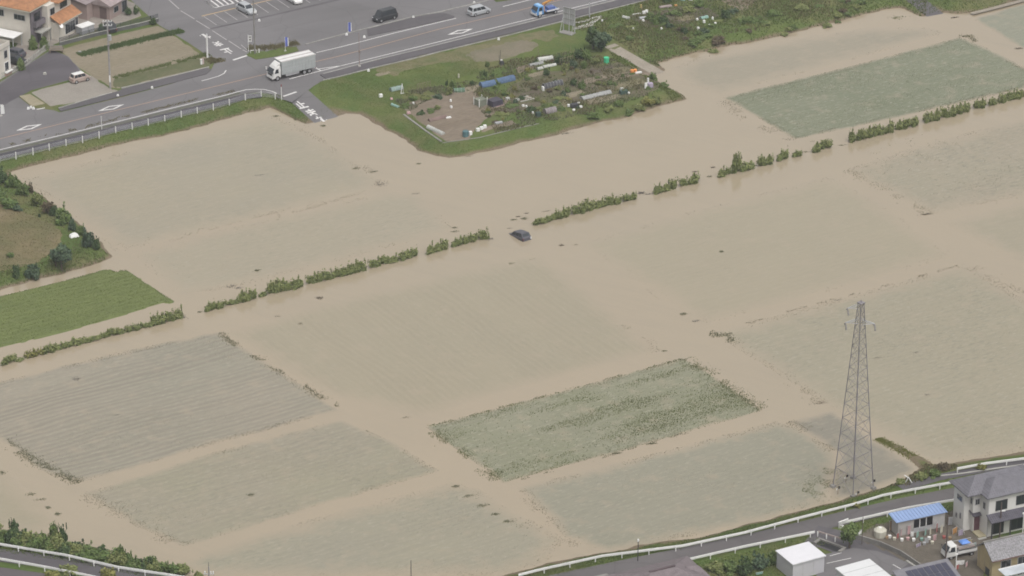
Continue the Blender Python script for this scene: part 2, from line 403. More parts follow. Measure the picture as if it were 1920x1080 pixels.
# ---- flooded fields
GREY = (.288,.26,.206); GREEN = (.262,.258,.19); TAN = (.32,.28,.205)
FIELDS = {
 'A': ([(38,336),(217,290),(505,215),(560,236),(640,285),(724,342),(690,357),(420,425),(236,470)], field_mat('field_silt_a', GREY, TAN, .75, speck=.45)),
 'B': ([(250,476),(460,420),(715,362),(780,362),(856,430),(600,500),(430,540),(335,556)], field_mat('field_silt_b', (.318,.283,.218), (.308,.275,.208), .7, speck=.5)),
 'C': ([(415,624),(640,560),(960,486),(1020,478),(1120,560),(1235,660),(1000,722),(790,782),(620,745)], field_mat('field_silt_c', (.322,.28,.206), (.31,.274,.204), .8, .3, 'B', speck=.3)),
 'D': ([(-60,730),(0,715),(225,660),(412,622),(520,690),(638,770),(400,834),(155,905),(95,892),(0,828),(-60,790)], field_mat('field_silt_d', (.3,.262,.212), (.278,.256,.205), 1, .8, 'A', speck=.5)),
 'E': ([(160,925),(400,848),(640,787),(740,830),(825,884),(600,948),(345,1026),(250,985)], field_mat('field_silt_e', (.298,.262,.206), (.288,.264,.19), 1, .3, 'A', speck=.5)),
 'F': ([(372,1036),(600,968),(850,903),(900,918),(1060,1012),(1030,1050),(960,1078),(760,1084),(400,1082),(335,1060)], field_mat('field_silt_f', (.282,.26,.208), (.294,.27,.206), .9, .2, 'A', speck=.5)),
 'G': ([(797,800),(1040,738),(1280,672),(1330,700),(1430,770),(1220,830),(945,905),(880,860)], field_mat('field_green_g', (.245,.237,.168), (.2,.205,.125), 1, .3, 'A', speck=.7, dark=(.13,.14,.085))),
 'H': ([(972,915),(1200,858),(1455,790),(1500,800),(1570,850),(1562,900),(1550,942),(1397,984),(1280,1009),(1140,1036),(1060,1008)], field_mat('field_silt_h', (.262,.248,.198), (.248,.238,.186), .9, .2, 'A', speck=.5)),
 'I': ([(1335,625),(1500,580),(1810,495),(2050,640),(2050,800),(1920,846),(1790,865),(1745,868),(1652,812),(1560,765),(1440,690)], field_mat('field_silt_i', (.302,.272,.205), (.312,.276,.205), .9, .15, 'A', speck=.6)),
 'J': ([(1085,458),(1300,395),(1560,330),(1680,400),(1790,480),(1560,545),(1325,608),(1200,530)], field_mat('field_silt_j', (.322,.282,.208), (.316,.28,.206), .7, .12, 'A', speck=.3)),
 'K': ([(1585,318),(1750,265),(2050,190),(2050,345),(1920,366),(1750,402),(1660,360)], field_mat('field_silt_k', (.312,.268,.205), (.298,.268,.2), .9, .15, 'A', speck=.7)),
 'L': ([(1770,416),(1920,380),(2060,350),(2060,570),(1920,495)], field_mat('field_silt_l', (.308,.27,.2), (.295,.265,.2), .8, .1, 'A', speck=.4)),
 'M': ([(1355,183),(1600,123),(1800,70),(1850,90),(1945,140),(1920,166),(1700,216),(1490,262),(1420,220)], field_mat('field_green_m', (.155,.17,.1), (.198,.204,.135), 1, .25, 'A', speck=.6, dark=(.13,.145,.085))),
 'N': ([(1258,128),(1310,108),(1480,75),(1620,52),(1740,52),(1775,62),(1600,112),(1352,176),(1290,160)], field_mat('field_silt_n', (.288,.252,.192), (.277,.245,.19), .85, speck=.3)),
 'O': ([(1826,36),(1920,6),(2120,-50),(2120,200),(1920,92)], field_mat('field_green_o', (.235,.235,.175), (.265,.25,.19), 1, .15, 'A', speck=.3)),
 'P': ([(-80,850),(0,872),(60,925),(120,985),(60,1004),(-80,980)], field_mat('field_silt_p', (.315,.27,.198), (.3,.265,.195), .8, speck=.2)),
 'Q': ([(1480,792),(1560,768),(1642,826),(1700,864),(1722,878),(1700,896),(1668,908),(1600,932),(1562,934),(1570,850)], field_mat('gravel_silt', (.222,.2,.165), (.24,.214,.175), 1, speck=.35, rough=.3)),
}
for k, (poly, m) in FIELDS.items():
    seed = ord(k); FO = .003+.0012*(seed-65)
    patch('flooded_field', PW(poly), m, off=FO, cell=.5, wob=.55 if k not in 'GM' else .35, seed=seed,
          fade={'G': .7, 'M': .9, 'D': 1.2, 'E': 1.2, 'O': 1.0, 'Q': 1.5, 'H': 2.5}.get(k, 4.0))

# ---- tufts of seedlings, weeds and grass
def tufts(name, X, Y, Z, h, wd, m, seed=0, blades=3, parent=None, label=None, cat='plants', kind='stuff', spread=.5, rr=(0,1)):
    rs = np.random.RandomState(seed); n = len(X)
    if n == 0: return None
    V = []; 
    for b in range(blades):
        a = rs.rand(n)*2*np.pi; hh = h*(.55+.75*rs.rand(n)); ww = wd*(.6+.8*rs.rand(n))
        a2 = rs.rand(n)*2*np.pi; sp = hh*spread*rs.rand(n)
        p = np.stack([X-np.cos(a)*ww/2, Y-np.sin(a)*ww/2, Z-.03], 1)
        q = np.stack([X+np.cos(a)*ww/2, Y+np.sin(a)*ww/2, Z-.03], 1)
        r = np.stack([X+np.cos(a2)*sp, Y+np.sin(a2)*sp, Z+hh], 1)
        V.append(np.stack([p, q, r], 1))
    v = np.concatenate(V).reshape(-1, 3); f = np.arange(len(v)).reshape(-1, 3)
    rnd = np.tile(np.repeat(rr[0]+(rr[1]-rr[0])*rs.rand(n), 3), blades)
    me = mesh_np(name, v, f, m, {'rnd': rnd})
    o = link(bpy.data.objects.new(name, me), parent)
    if kind: o['kind'] = kind
    if label: tag(o, label, cat)
    return o
def scatter(poly, dens, seed=0, mask=None, rows=0.0):
    P = np.array(poly); rs = np.random.RandomState(seed)
    ca, sa = math.cos(ALPHA), math.sin(ALPHA)
    U = P[:,0]*ca+P[:,1]*sa; V = -P[:,0]*sa+P[:,1]*ca
    n = int((U.max()-U.min())*(V.max()-V.min())*dens)
    u = U.min()+rs.rand(n)*(U.max()-U.min()); v = V.min()+rs.rand(n)*(V.max()-V.min())
    if rows: v = np.round(v/rows)*rows+rs.randn(n)*.05
    x = u*ca-v*sa; y = u*sa+v*ca
    d = sdist(x, y, poly); k = d > 0
    if mask is not None: k &= rs.rand(n) < mask(x, y, d)
    return x[k], y[k], d[k]

g_sprout = leaf_mat('sprout_green', (.09,.115,.04), (.13,.155,.06), (.19,.2,.1))
g_silt = leaf_mat('silted_leaf', (.18,.165,.115), (.225,.205,.145), (.28,.25,.18))
g_weed = leaf_mat('weed_leaf', (.1,.11,.06), (.145,.15,.085), (.2,.19,.12))
g_grass = leaf_mat('grass_leaf', (.088,.128,.034), (.118,.155,.048), (.165,.185,.075))
g_olive = leaf_mat('dry_grass_leaf', (.1,.095,.045), (.15,.135,.065), (.21,.18,.1))

def sw(a, b): return lambda t: np.clip((t-a)/(b-a), 0, 1)
pg = PW(FIELDS['G'][0]); pm = PW(FIELDS['M'][0])
ca_, sa_ = math.cos(ALPHA), math.sin(ALPHA)
uu = lambda x, y: x*ca_+y*sa_
vv = lambda x, y: -x*sa_+y*ca_
gc = G(1130, 790)
x, y, d = scatter(pg, 44, 1, lambda x, y, d: np.clip((fbm(uu(x, y)*.28, vv(x, y), 2.6, 4)-.44)*3.4+(uu(x, y)-uu(*gc))*.016-(vv(x, y)-vv(*gc))*.03, .03, 1)*.85+np.clip(.8-d, 0, 1)*.3)
tufts('rice_seedlings', x, y, np.zeros_like(x), .13, .09, g_sprout, 1, label='green rice seedlings standing out of the water in the lower middle field')
x, y, d = scatter(pm, 22, 2, lambda x, y, d: np.clip((fbm(uu(x, y)*.25, vv(x, y), 3.2, 5)-.3)*2.0, .05, 1)*.8)
tufts('rice_seedlings', x, y, np.zeros_like(x), .09, .07, leaf_mat('silted_sprout', (.1,.115,.06), (.135,.147,.082), (.185,.185,.12)), 2, label='green rice seedlings in the flooded field above the right end of the hedge row')
GF = [(-60,573),(0,557),(100,533),(197,507),(205,507),(222,512),(225,508),(237,508),(270,530),(326,566),(317,569),(305,567),(217,595),(127,620),(0,651),(-60,666)]
pf = PW(GF)
m_crop = M2('crop_sheet', (.125,.15,.055), (.14,.165,.06), .3, 2.5, aniso=(.4,1,1))
patch('rice_field', pf, m_crop, off=.16, cell=.4, wob=.25, seed=4, relief=lambda u, v: .03*np.sin(v*2*math.pi/.6))
x, y, d = scatter(pf, 40, 3, rows=.3)
tufts('rice_plants', x, y, np.full_like(x, .12), .12, .09, leaf_mat('rice_green', (.13,.16,.05), (.155,.185,.06), (.185,.21,.08)), 3, label='dense bright green rice plants in the field at the left edge')
# weeds along the rims of the fields and in broken lines through them
def rim(key, dens, seed, wid=1.2, h=.16, m=g_silt, thr=.45):
    pl = PW(FIELDS[key][0])
    x, y, d = scatter(pl, dens, seed, lambda x, y, d: (d < wid)*np.clip((fbm(x, y, 5, seed)-thr)*7, 0, 1))
    return x, y
X = []; Y = []
for k, dn, th in (('A', 5, .5), ('B', 3, .5), ('D', 14, .42), ('E', 12, .42), ('F', 6, .45), ('G', 12, .42), ('H', 10, .42), ('I', 8, .42), ('K', 6, .42), ('M', 16, .4), ('N', 3, .5), ('J', 3, .5)):
    a, b = rim(k, dn, ord(k), thr=th); X.append(a); Y.append(b)
X = np.concatenate(X); Y = np.concatenate(Y)
tufts('field_edge_weeds', X, Y, np.zeros_like(X), .1, .1, g_silt, 5, label='thin weeds showing above the flood along the rims of the fields')
X = []; Y = []
for k, dn, th, sc in (('D', 9, .46, 7), ('E', 10, .42, 5), ('F', 7, .46, 6), ('H', 8, .46, 8), ('I', 8, .46, 9), ('K', 9, .4, 5), ('J', 2, .55, 9), ('C', 1.5, .56, 8), ('G', 10, .3, 4), ('O', 6, .3, 8), ('L', 2.5, .5, 6), ('A', .9, .55, 9), ('B', 2, .52, 6)):
    a, b, _ = scatter(PW(FIELDS[k][0]), dn, ord(k)+50, lambda x, y, d: np.clip((fbm(x*.5+y*.2, y, sc, ord(k))-th)*5, 0, 1)); X.append(a); Y.append(b)
X = np.concatenate(X); Y = np.concatenate(Y)
tufts('silted_seedlings', X, Y, np.zeros_like(X), .06, .07, g_silt, 6, label='silt covered seedlings just breaking the surface across the flooded fields')
# weedy broken strips: (px path, half width m, density, height, material)
def strip_tufts(name, path, hw, n, h, wd, m, seed, label, z=None, thr=.4, kind='stuff'):
    rs = np.random.RandomState(seed); P = np.array(PW(path)); seg = np.hypot(*(P[1:]-P[:-1]).T); cum = np.r_[0, np.cumsum(seg)]
    t = rs.rand(n)*cum[-1]; i = np.clip(np.searchsorted(cum, t)-1, 0, len(seg)-1); f = (t-cum[i])/seg[i]
    p = P[i]+(P[i+1]-P[i])*f[:,None]; nd = (P[i+1]-P[i])/seg[i][:,None]
    o = rs.randn(n)*hw*.5; x = p[:,0]-nd[:,1]*o; y = p[:,1]+nd[:,0]*o
    k = vnoise(x, y, 1.6, seed) > thr; x, y = x[k], y[k]
    zz = np.zeros_like(x) if z is None else np.maximum(height(x, y), 0)
    return tufts(name, x, y, zz, h, wd, m, seed, label=label)
for i, (pth, hw, n, h, m, lab, thr) in enumerate([
  ([(412,624),(450,655),(520,692),(590,738),(636,768)], .7, 1500, .18, g_weed, 'broken line of dark weeds along the upper right rim of the lower left field', .5),
  ([(5,825),(60,862),(130,898),(150,905)], .9, 1300, .2, g_weed, 'green weeds along the lower left rim of the lower left field', .35),
  ([(150,930),(200,945),(270,985),(320,1018)], 1.6, 700, .14, g_silt, 'ragged weeds at the left corner of the second lower left field', .5),
  ([(800,802),(860,842),(900,872),(935,900)], 1.1, 1500, .16, g_sprout, 'dark green weeds on the left rim of the green lower middle field', .4),
  ([(1280,674),(1330,702),(1380,738),(1428,768)], 1.3, 1500, .16, g_sprout, 'dark green weeds on the right rim of the green lower middle field', .4),
  ([(800,801),(1040,738),(1275,674)], .3, 900, .16, g_sprout, 'thin line of grass on the upper rim of the green lower middle field', .5),
  ([(950,906),(1150,852),(1215,832),(1300,808)], .3, 600, .16, g_weed, 'broken grass line on the lower rim of the green lower middle field', .55),
  ([(1330,626),(1355,628),(1375,640)], .8, 330, .22, g_weed, 'green weed patch at the fork of the flooded paths left of the pylon', .2),
  ([(1375,640),(1440,680),(1480,710),(1535,758)], 1.0, 700, .13, g_silt, 'silted weeds along the flooded path left of the pylon', .5),
  ([(1645,822),(1700,850),(1745,878)], .7, 2600, .22, leaf_mat('yellow_grass', (.12,.14,.03), (.17,.18,.045), (.22,.22,.07)), 'yellow green grass on the narrow bank right of the pylon', .2),
  ([(560,238),(640,285),(715,338),(712,350)], 1.2, 330, .12, g_silt, 'scattered weed tops along the right rim of the upper left field', .62),
  ([(1085,458),(1150,490),(1220,548),(1310,605)], .6, 260, .1, g_silt, 'faint weed line below and right of the sunken car', .62),
  ([(1380,612),(1500,578),(1700,525),(1800,497)], .25, 800, .12, g_silt, 'thin dark weed line crossing the fields above the pylon', .5),
  ([(860,905),(900,935),(950,970),(1010,1010)], .8, 260, .13, g_weed, 'separate weed patches along the path between the lowest fields', .66),
  ([(975,920),(1010,955),(1060,1000),(1080,1025)], .9, 500, .12, g_silt, 'weedy strip on the left rim of the lowest right field', .5),
  ([(1355,186),(1400,222),(1440,243),(1490,262)], 1.3, 700, .14, g_silt, 'pale weeds along the left rim of the green field above the hedge row', .5),
  ([(1800,68),(1815,66),(1830,78)], .5, 260, .16, g_weed, 'dark weed line at the top corner of the green field above the hedge row', .2),
  ([(1480,790),(1520,805),(1565,845)], 1.0, 700, .15, g_silt, 'weeds at the top corner of the field left of the pylon', .5),
  ([(1510,925),(1540,915),(1562,880)], 2.2, 1500, .12, g_sprout, 'dark grass at the field corner by the pylon foot', .45),
  ([(300,440),(230,470),(160,440)], 1.0, 120, .1, g_silt, 'faint weed specks off the orchard point', .6),
  ([(985,488),(1100,470)], .3, 60, .1, g_silt, 'few weed specks right of the sunken car', .6),
  ([(1235,660),(1200,628),(1150,600)], .7, 240, .1, g_silt, 'faint weeds on the right rim of the middle field', .55),
  ([(250,472),(460,412),(600,380),(690,357)], .3, 420, .08, g_silt, 'fine weed line between the two upper left fields', .55),
  ([(1800,270),(1700,300),(1620,320)], 5.0, 600, .13, g_weed, 'dark flecks of crop tops across the flooded field at the right edge', .6),
  ([(1920,300),(1850,330),(1740,370)], 6.0, 900, .13, g_weed, 'dark flecks of crop tops in the lower part of the flooded field at the right edge', .6),
  ([(1590,318),(1640,345),(1700,378),(1745,402)], 1.2, 500, .14, g_weed, 'dark weeds on the left rim of the flooded field at the right edge', .5),
  ([(520,405),(600,385),(690,357)], .5, 420, .08, g_silt, 'dark weed line at the lower right rim of the upper left field', .45),
  ([(1800,497),(1830,505),(1870,525),(1920,550)], 1.2, 400, .12, g_silt, 'weeds along the path at the right edge above the pylon', .5),
  ([(640,262),(600,240),(560,222)], 1.0, 120, .12, g_weed, 'weed specks off the bank beside the drowned side road', .6),
  ]):
    strip_tufts('weed_strip', pth, hw*1.15, n, h*.7, .11, m, 100+i, lab, thr=thr)


# ------------------------------------------------------------------ roads, pavements, markings on the upper bank
def zpoly(name, pts, z, dz, m, kind='structure'): return ngon(name, PW(pts, z), z+dz, m, kind)
def strip(name, pts, z, dz, width, m, kind='structure', thick=0.0, side=0.0, drape=False, parent=None, world=False, step=None):
    """band of a given width following a photographed line"""
    P = [Vector((x, y, 0)) for x, y in (pts if world else PW(pts, z))]
    if step:
        Q = [P[0]]
        for a, b in zip(P, P[1:]):
            n = max(1, int((b-a).length/step)); Q += [a+(b-a)*k/n for k in range(1, n+1)]
        P = Q
    b = MB(); n = len(P); vs = []
    for i, p in enumerate(P):
        d = (P[min(i+1, n-1)]-P[max(i-1, 0)]).normalized(); s = Vector((-d.y, d.x, 0))
        for o in (width/2+side, -width/2+side):
            q = p+s*o; zz = (hz(q.x, q.y) if drape else z)+dz; vs.append((q.x, q.y, zz))
    if thick:
        k = len(vs); vs2 = vs+[(x, y, zz-thick) for x, y, zz in vs]; f = []
        for i in range(n-1):
            a, c, d_, e = 2*i, 2*i+1, 2*i+3, 2*i+2
            f += [(a, c, d_, e), (k+e, k+d_, k+c, k+a), (a, e, k+e, k+a), (c, k+c, k+d_, d_)]
        f += [(0, k, k+1, 1), (2*n-2, 2*n-1, k+2*n-1, k+2*n-2)]
        b.add(vs2, f)
    else: b.add(vs, [(2*i, 2*i+1, 2*i+3, 2*i+2) for i in range(n-1)])
    o = b.obj(name, m, parent)
    if kind and parent is None: o['kind'] = kind
    return o

LOW = [(-300,352),(0,281),(160,243),(320,203.5),(420,179.5),(445,172.5),(462,168.5),(478,167.5),(495,168),(510,171.5),(519,175.5)]   # white edge line
zpoly('road', [(-320,395),(0,320.5-28),(160,252),(320,212),(420,187),(480,174),(505,176),(522,184),(548,192),(590,160),(610,148.5),(700,127),(823,97),(960,62),(1053,42),(1207,2),(1500,-74),
   (1500,-420),(200,-420),(236,-8),(298,47),(353,80),(387,103),(403,117),(396,131),(320,158),(223,184),(112,211),(100,207),(60,202),(34,181),(57,170),(130,150),(155,135),(128,106),(97,93),(0,154),(-320,235)], ZL, .02, m_asph)
# the pavement below the road, its kerb and the carriageway edge
m_pave = asphalt_mat('wet_pavement', (.06,.056,.066), .25)
strip('pavement', [(-300,372),(0,295),(160,257),(320,217),(420,192.5),(462,182),(490,180)], ZL, .13, 1.75, m_pave, thick=.14)
strip('kerb', [(-300,366),(0,288.5),(160,250.3),(320,210.5),(420,186.3),(455,177),(478,173.5),(497,174),(512,178)], ZL, .15, .2, M('dirty_kerb', (.13,.125,.115), var=.3), thick=.17)
strip('verge', [(-300,361),(0,285.5),(160,247),(320,207.5),(420,183),(450,174)], ZL, .035, .55, M2('gutter_weeds', (.09,.1,.06), (.12,.115,.1), .8, 4))
strip('pavement', [(606,145),(640,137),(700,121.5),(790,98),(823,90.5),(960,57),(1053,33),(1207,-5),(1400,-54)], ZL, .13, 2.3, m_asph_d, thick=.14)
strip('kerb', [(606,139.5),(640,130.5),(700,114.5),(790,93),(823,84.5),(960,50.3),(1053,26.5),(1207,-12),(1400,-61)], ZL, .15, .25, m_kerb, thick=.17)
strip('kerb', [(606,151),(640,143.5),(700,128),(790,107),(823,98),(960,65),(1053,41),(1207,2),(1400,-47)], ZL, .15, .16, m_kerb, thick=.17)
def wedge(name, pts, dz, m, th):
    return ngon(name, PW(pts, ZL), ZL+dz, m, thick=th)
wedge('pavement', [(110,205),(221,172),(231,167.5),(320,145.5),(388,128.5),(396,131),(388,139),(320,157),(223,182.5),(114,209.5)], .13, m_asph_d, .14)
strip('kerb', [(228,166.5),(320,144.5),(392,126.8)], ZL, .2, .22, m_kerb, thick=.22)
strip('kerb', [(210,175),(160,189),(110,204)], ZL, .2, .2, m_kerb, thick=.22)
wedge('pavement', [(688,56),(738,43),(777,33),(822,25.5),(836,26),(852,31.5),(850,34),(770,52),(690,68)], .12, m_asph_d, .14)
strip('kerb', [(573,84),(640,66),(690,53.5),(738,41.5),(777,31.5),(823,23.5),(880,10),(940,-5)], ZL, .16, .2, m_kerb, thick=.18)
wedge('grass_island', [(470,96),(500,97),(527,90),(556,88),(560,96),(520,106),(480,112),(462,104)], .08, m_grass, .1)
wedge('grass_island', [(920,-6),(930,4),(960,0),(1010,-12),(1000,-30)], .08, m_grass, .1)
zpoly('driveway', [(-60,205),(0,158),(60,118),(97,94),(126,106),(143,124),(150,134),(128,150),(60,169),(20,190),(-20,215)], ZL, .026, asphalt_mat('patched_driveway', (.095,.086,.094), .3))
# markings
def mark(pts, wd=.16, m=None, dz=.034): strip('road_marking', pts, ZL, dz, wd, m or m_white)
mark(LOW, .2)
mark([(597,129.5)][:1]+[(640,123.5),(823,78.5),(960,44),(1002,34),(1067,17),(1140,-1),(1400,-66)], .2)
mark([(543,148.5),(580,138.5),(640,123.5)], .24)
mark([(538,145),(560,139.5),(575,135)], .16); mark([(586,124),(602,133)], .24)
mark([(593,99),(640,88),(740,62),(855,34.5)], .2); mark([(943,12.5),(1010,-4),(1300,-76)], .2)
mark([(378,152),(395,147.5),(410,143),(420,138),(424,132)], .2)
OR = [(-300,334),(0,260.5),(160,221),(320,182.5),(495,140),(595,115),(640,104.5),(823,55),(960,23),(1060,-2),(1400,-86)]
mark(OR, .2, m_orange)
mark([(463,104.5),(437,113)], .42); mark([(531,181),(556,172.5)], .42)
for a, b in (((310,-6),(336,17)),((339,20.5),(365,36)),((368,39),(393,54)),((398,57.5),(425,75)),((429,77),(452,92)),((455,93.5),(463,98))):
    mark([a, b], .2, m_faint)
mark([(452,84),(463,94)], .14, m_faint)
def diamond(x0, y0, x1, y1, hw=.85):
    a = Vector(G(x0, y0, ZL)); b = Vector(G(x1, y1, ZL)); c = (a+b)/2; n = (b-a).normalized(); s = Vector((-n.y, n.x))*hw
    k = 1-.38; P = [a, c+s, b, c-s]; Q = [c+(p-c)*k for p in P]; mb = MB(); z = ZL+.034
    mb.add([(*p, z) for p in P+Q], [(i, (i+1) % 4, 4+(i+1) % 4, 4+i) for i in range(4)])
    me = mb.mesh('road_marking', m_white)
    o = link(bpy.data.objects.new('road_marking', me)); o['kind'] = 'structure'
diamond(30,245.5,79,233); diamond(184,208.5,233,196); diamond(839,65.5,887,54)
# 'stop' lettering on the two side roads
def glyph(ch, px, py, z, up, wd, ln):
    c = bpy.data.curves.new('text', 'FONT'); c.body = ch; c.offset = .03
    o = bpy.data.objects.new('text', c); C.objects.link(o); bpy.context.view_layer.update()
    me = bpy.data.meshes.new_from_object(o.evaluated_get(bpy.context.evaluated_depsgraph_get()))
    bpy.data.objects.remove(o); bpy.data.curves.remove(c)
    v = np.empty(len(me.vertices)*3); me.vertices.foreach_get('co', v); v = v.reshape(-1, 3)
    mn, mx = v[:,:2].min(0), v[:,:2].max(0); u = (v[:,:2]-(mn+mx)/2)/(mx-mn)
    cx, cy = G(px, py, z); a = up-math.pi/2
    X = cx+u[:,0]*wd*math.cos(a)+u[:,1]*ln*math.cos(up); Y = cy+u[:,0]*wd*math.sin(a)+u[:,1]*ln*math.sin(up)
    Z = np.maximum(height(X, Y), -.03)+.06
    me.vertices.foreach_set('co', np.stack([X, Y, Z], 1).ravel()); me.name = 'road_lettering'
    me.materials.clear(); me.materials.append(m_white); me.update()
    if me.polygons[0].normal.z < 0: me.flip_normals()
    q = link(bpy.data.objects.new('road_lettering', me)); q['kind'] = 'structure'
BD = ALPHA-math.pi/2
glyph('れ', 385.5, 68.5, ZL, BD, 1.5, 2.5); glyph('ま', 407, 82.5, ZL, BD, 1.5, 2.6); glyph('止', 427, 96.5, ZL, BD, 1.7, 2.7)
glyph('止', 564, 194.5, .85, BD+math.pi, 1.7, 2.6); glyph('ま', 585, 210, .45, BD+math.pi, 1.6, 2.6); glyph('れ', 602, 223, .1, BD+math.pi, 1.5, 2.2)
# sunken side road and the lanes running down into the water
def lane(name, a, b, wd, m, dz=.03, n=16):
    A = Vector((*a, 0)); B = Vector((*b, 0))
    strip(name, [tuple((A+(B-A)*k/n)[:2]) for k in range(n+1)], 0, dz, wd, m, drape=True, world=True)
lane('side_road', G(554,174,1), G(622,232,0), 4.6, m_asph)
m_lane = M2('silty_concrete', (.27,.235,.19), (.31,.275,.225), .4, 3)
lane('farm_lane', G(1142,86,.9), G(1255,147,0), 2.5, m_lane)
strip('farm_lane', [(1130,78),(1142,86)], .95, .02, 2.5, m_lane)
lane('farm_lane', G(1700,-14,1), G(1756,30,0), 3.4, m_asph_d)
strip('farm_lane', [(1640,-60),(1700,-14)], 1, .05, 3.4, m_asph_d)
strip('farm_lane', [(1822,25.5),(1860,16),(1925,-1),(2000,-20)], .25, .02, 1.0, m_lane)
# parking lot lines
for i in range(16):
    x0 = 382+i*19.5; mark([(x0, 31-i*4.6), (x0+24, 47-i*4.6)], .14, m_faint)
mark([(378,30.5),(520,-3)], .3, paint_mat('yellow_kerb_paint', (.42,.3,.16)))
for i in range(7): mark([(386+i*9, 3-i*2.2),(402+i*9, 15-i*2.2)], .3, m_white)
mark([(386,3),(402,15),(440,6)], .25, m_white)
strip('trench_joint', [(395,54),(520,27),(760,-30)], ZL, .028, .5, m_asph_d)
strip('trench_joint', [(410,51),(540,21),(760,-33)], ZL, .028, .12, m_asph_d)

# ---- plots on the upper bank
def rid(amp, lam, along_u=True):
    return lambda u, v: amp*np.sin((v if along_u else u)*2*math.pi/lam)
m_soil = M2('dry_soil', (.215,.185,.13), (.24,.205,.15), .35, 3, bump=.4, aniso=(.3,1,1))
m_soil_r = M2('red_brown_soil', (.18,.145,.108), (.22,.18,.138), .4, 3, bump=.5, aniso=(.3,1,1))
m_yard = M2('pale_gravel', (.26,.235,.205), (.29,.265,.23), .4, 6, bump=.3)
m_dry = M2('dry_orchard_grass', (.17,.14,.075), (.12,.115,.055), .16, 1.5, c3=(.2,.16,.1), bump=.4)
patch('soil_plot', PW([(112,93),(208,68),(296,48),(340,78),(398,116),(385,127),(320,143),(228,165),(208,164),(150,128),(126,107)], 1), m_soil, base=1.0, off=.05, wob=.2, relief=rid(.03, 1.0))
patch('gravel_yard', PW([(132,153),(150,140),(170,142),(205,166),(226,171),(208,174),(150,190),(96,199),(57,173)], 1), m_yard, base=1.0, off=.045, wob=.15)
patch('grass_strip', PW([(212,150),(300,128),(360,110),(392,112),(394,124),(320,141),(230,164),(212,163)], 1), M2('strip_grass', (.1,.11,.055), (.13,.125,.07), .5, 3), base=1.0, off=.09, wob=.3)
patch('orchard_floor', PW([(-60,395),(0,378),(50,395),(90,418),(120,440),(95,470),(75,490),(20,505),(-60,520)], 1), m_dry, base=1.0, off=.05, wob=1.0)
patch('allotment_soil', PW([(757,197),(800,182),(880,165),(905,185),(960,180),(945,200),(905,225),(880,262),(838,266),(800,235),(770,215)], 1), m_soil_r, base=1.0, off=.07, wob=.5, relief=rid(.05, .9))
patch('allotment_soil', PW([(1000,140),(1100,125),(1160,118),(1190,135),(1240,160),(1210,180),(1120,195),(1030,190),(960,200),(950,165)], 1), M2('weedy_soil', (.13,.11,.075), (.1,.105,.05), .5, 3, bump=.4), base=1.0, off=.06, wob=.8, relief=rid(.04, .8))
patch('bare_ground', PW([(870,100),(960,78),(1010,75),(990,95),(940,112),(890,118)], 1), M2('bare_track', (.19,.165,.12), (.15,.14,.09), .4, 3), base=1.0, off=.04, wob=1.2)
patch('bare_ground', PW([(700,139),(735,130),(732,137),(712,143)], 1), m_soil, base=1.0, off=.04, wob=.6)
patch('allotment_soil', PW([(1180,30),(1270,12),(1330,14),(1350,30),(1290,45),(1215,52)], 1), M2('dark_soil', (.115,.095,.075), (.1,.1,.055), .5, 3, bump=.4), base=1.0, off=.06, wob=.9, relief=rid(.04, .8))
patch('allotment_soil', PW([(1340,-20),(1420,-30),(1415,8),(1390,18),(1350,0)], 1), m_soil_r, base=1.0, off=.06, wob=.8)
strip('kerb', [(757,215),(800,247),(828,266)], 1, .1, .35, m_conc_d, thick=.12)
strip('kerb', [(830,268),(900,258),(960,243),(1010,232)], 1, .06, .2, m_conc_d, thick=.1)
wedge('concrete_pad', [(1100,45),(1128,30),(1128,34),(1113,44),(1112,49),(1075,56),(1076,53)], .1, m_conc, .12)
strip('concrete_pad', [(1078,44),(1098,40),(1112,34),(1128,31)], 1, .11, .55, m_conc, thick=.12)
wedge('concrete_pad', [(36,181),(56,177),(84,195),(60,200)], .1, M2('pad', (.3,.27,.19), (.26,.22,.15), .8, 3), .12)

bedm = [m_soil_r, m_soil, M2('mulch_soil', (.1,.08,.065), (.13,.115,.075), .5, 3, bump=.4), M2('straw_soil', (.2,.17,.11), (.15,.14,.08), .5, 3)]
for i, (a, b_, c, d) in enumerate([((968,127),(1000,119),(1006,127),(975,136)),((990,140),(1022,132),(1030,138),(998,147)),((1100,132),(1145,121),(1156,128),(1110,140)),((1150,128),(1180,124),(1196,134),(1165,140)),((1140,142),(1200,130),(1215,138),(1150,152)),
   ((1060,176),(1090,169),(1098,175),(1068,184)),((970,178),(1010,168),(1018,176),(978,187)),((1150,158),(1200,147),(1214,156),(1160,170)),((1090,150),(1130,141),(1140,147),(1098,158)),((868,165),(900,158),(896,168),(874,176)),((935,206),(1010,190),(1016,197),(940,215)),((1045,190),(1060,186),(1064,198),(1048,203)),((900,240),(960,226),(965,232),(905,247)),((1100,188),(1160,176),(1164,183),(1105,197)),((1215,30),(1255,20),(1262,26),(1222,37)),((1270,34),(1300,28),(1306,36),(1278,42))]):
    patch('vegetable_bed', PW([a, b_, c, d], 1), bedm[i % 4], base=1.0, off=.13, cell=.4, wob=.25, relief=rid(.05, .7), seed=30+i)
patch('dry_lawn', PW([(690,134),(760,112),(860,88),(960,70),(1040,55),(1048,68),(980,84),(900,112),(850,118),(800,122),(740,140)], 1), M2('dry_lawn', (.135,.135,.065), (.17,.15,.085), .3, 2.5, c3=(.1,.12,.05)), base=1.0, off=.03, wob=1.6)

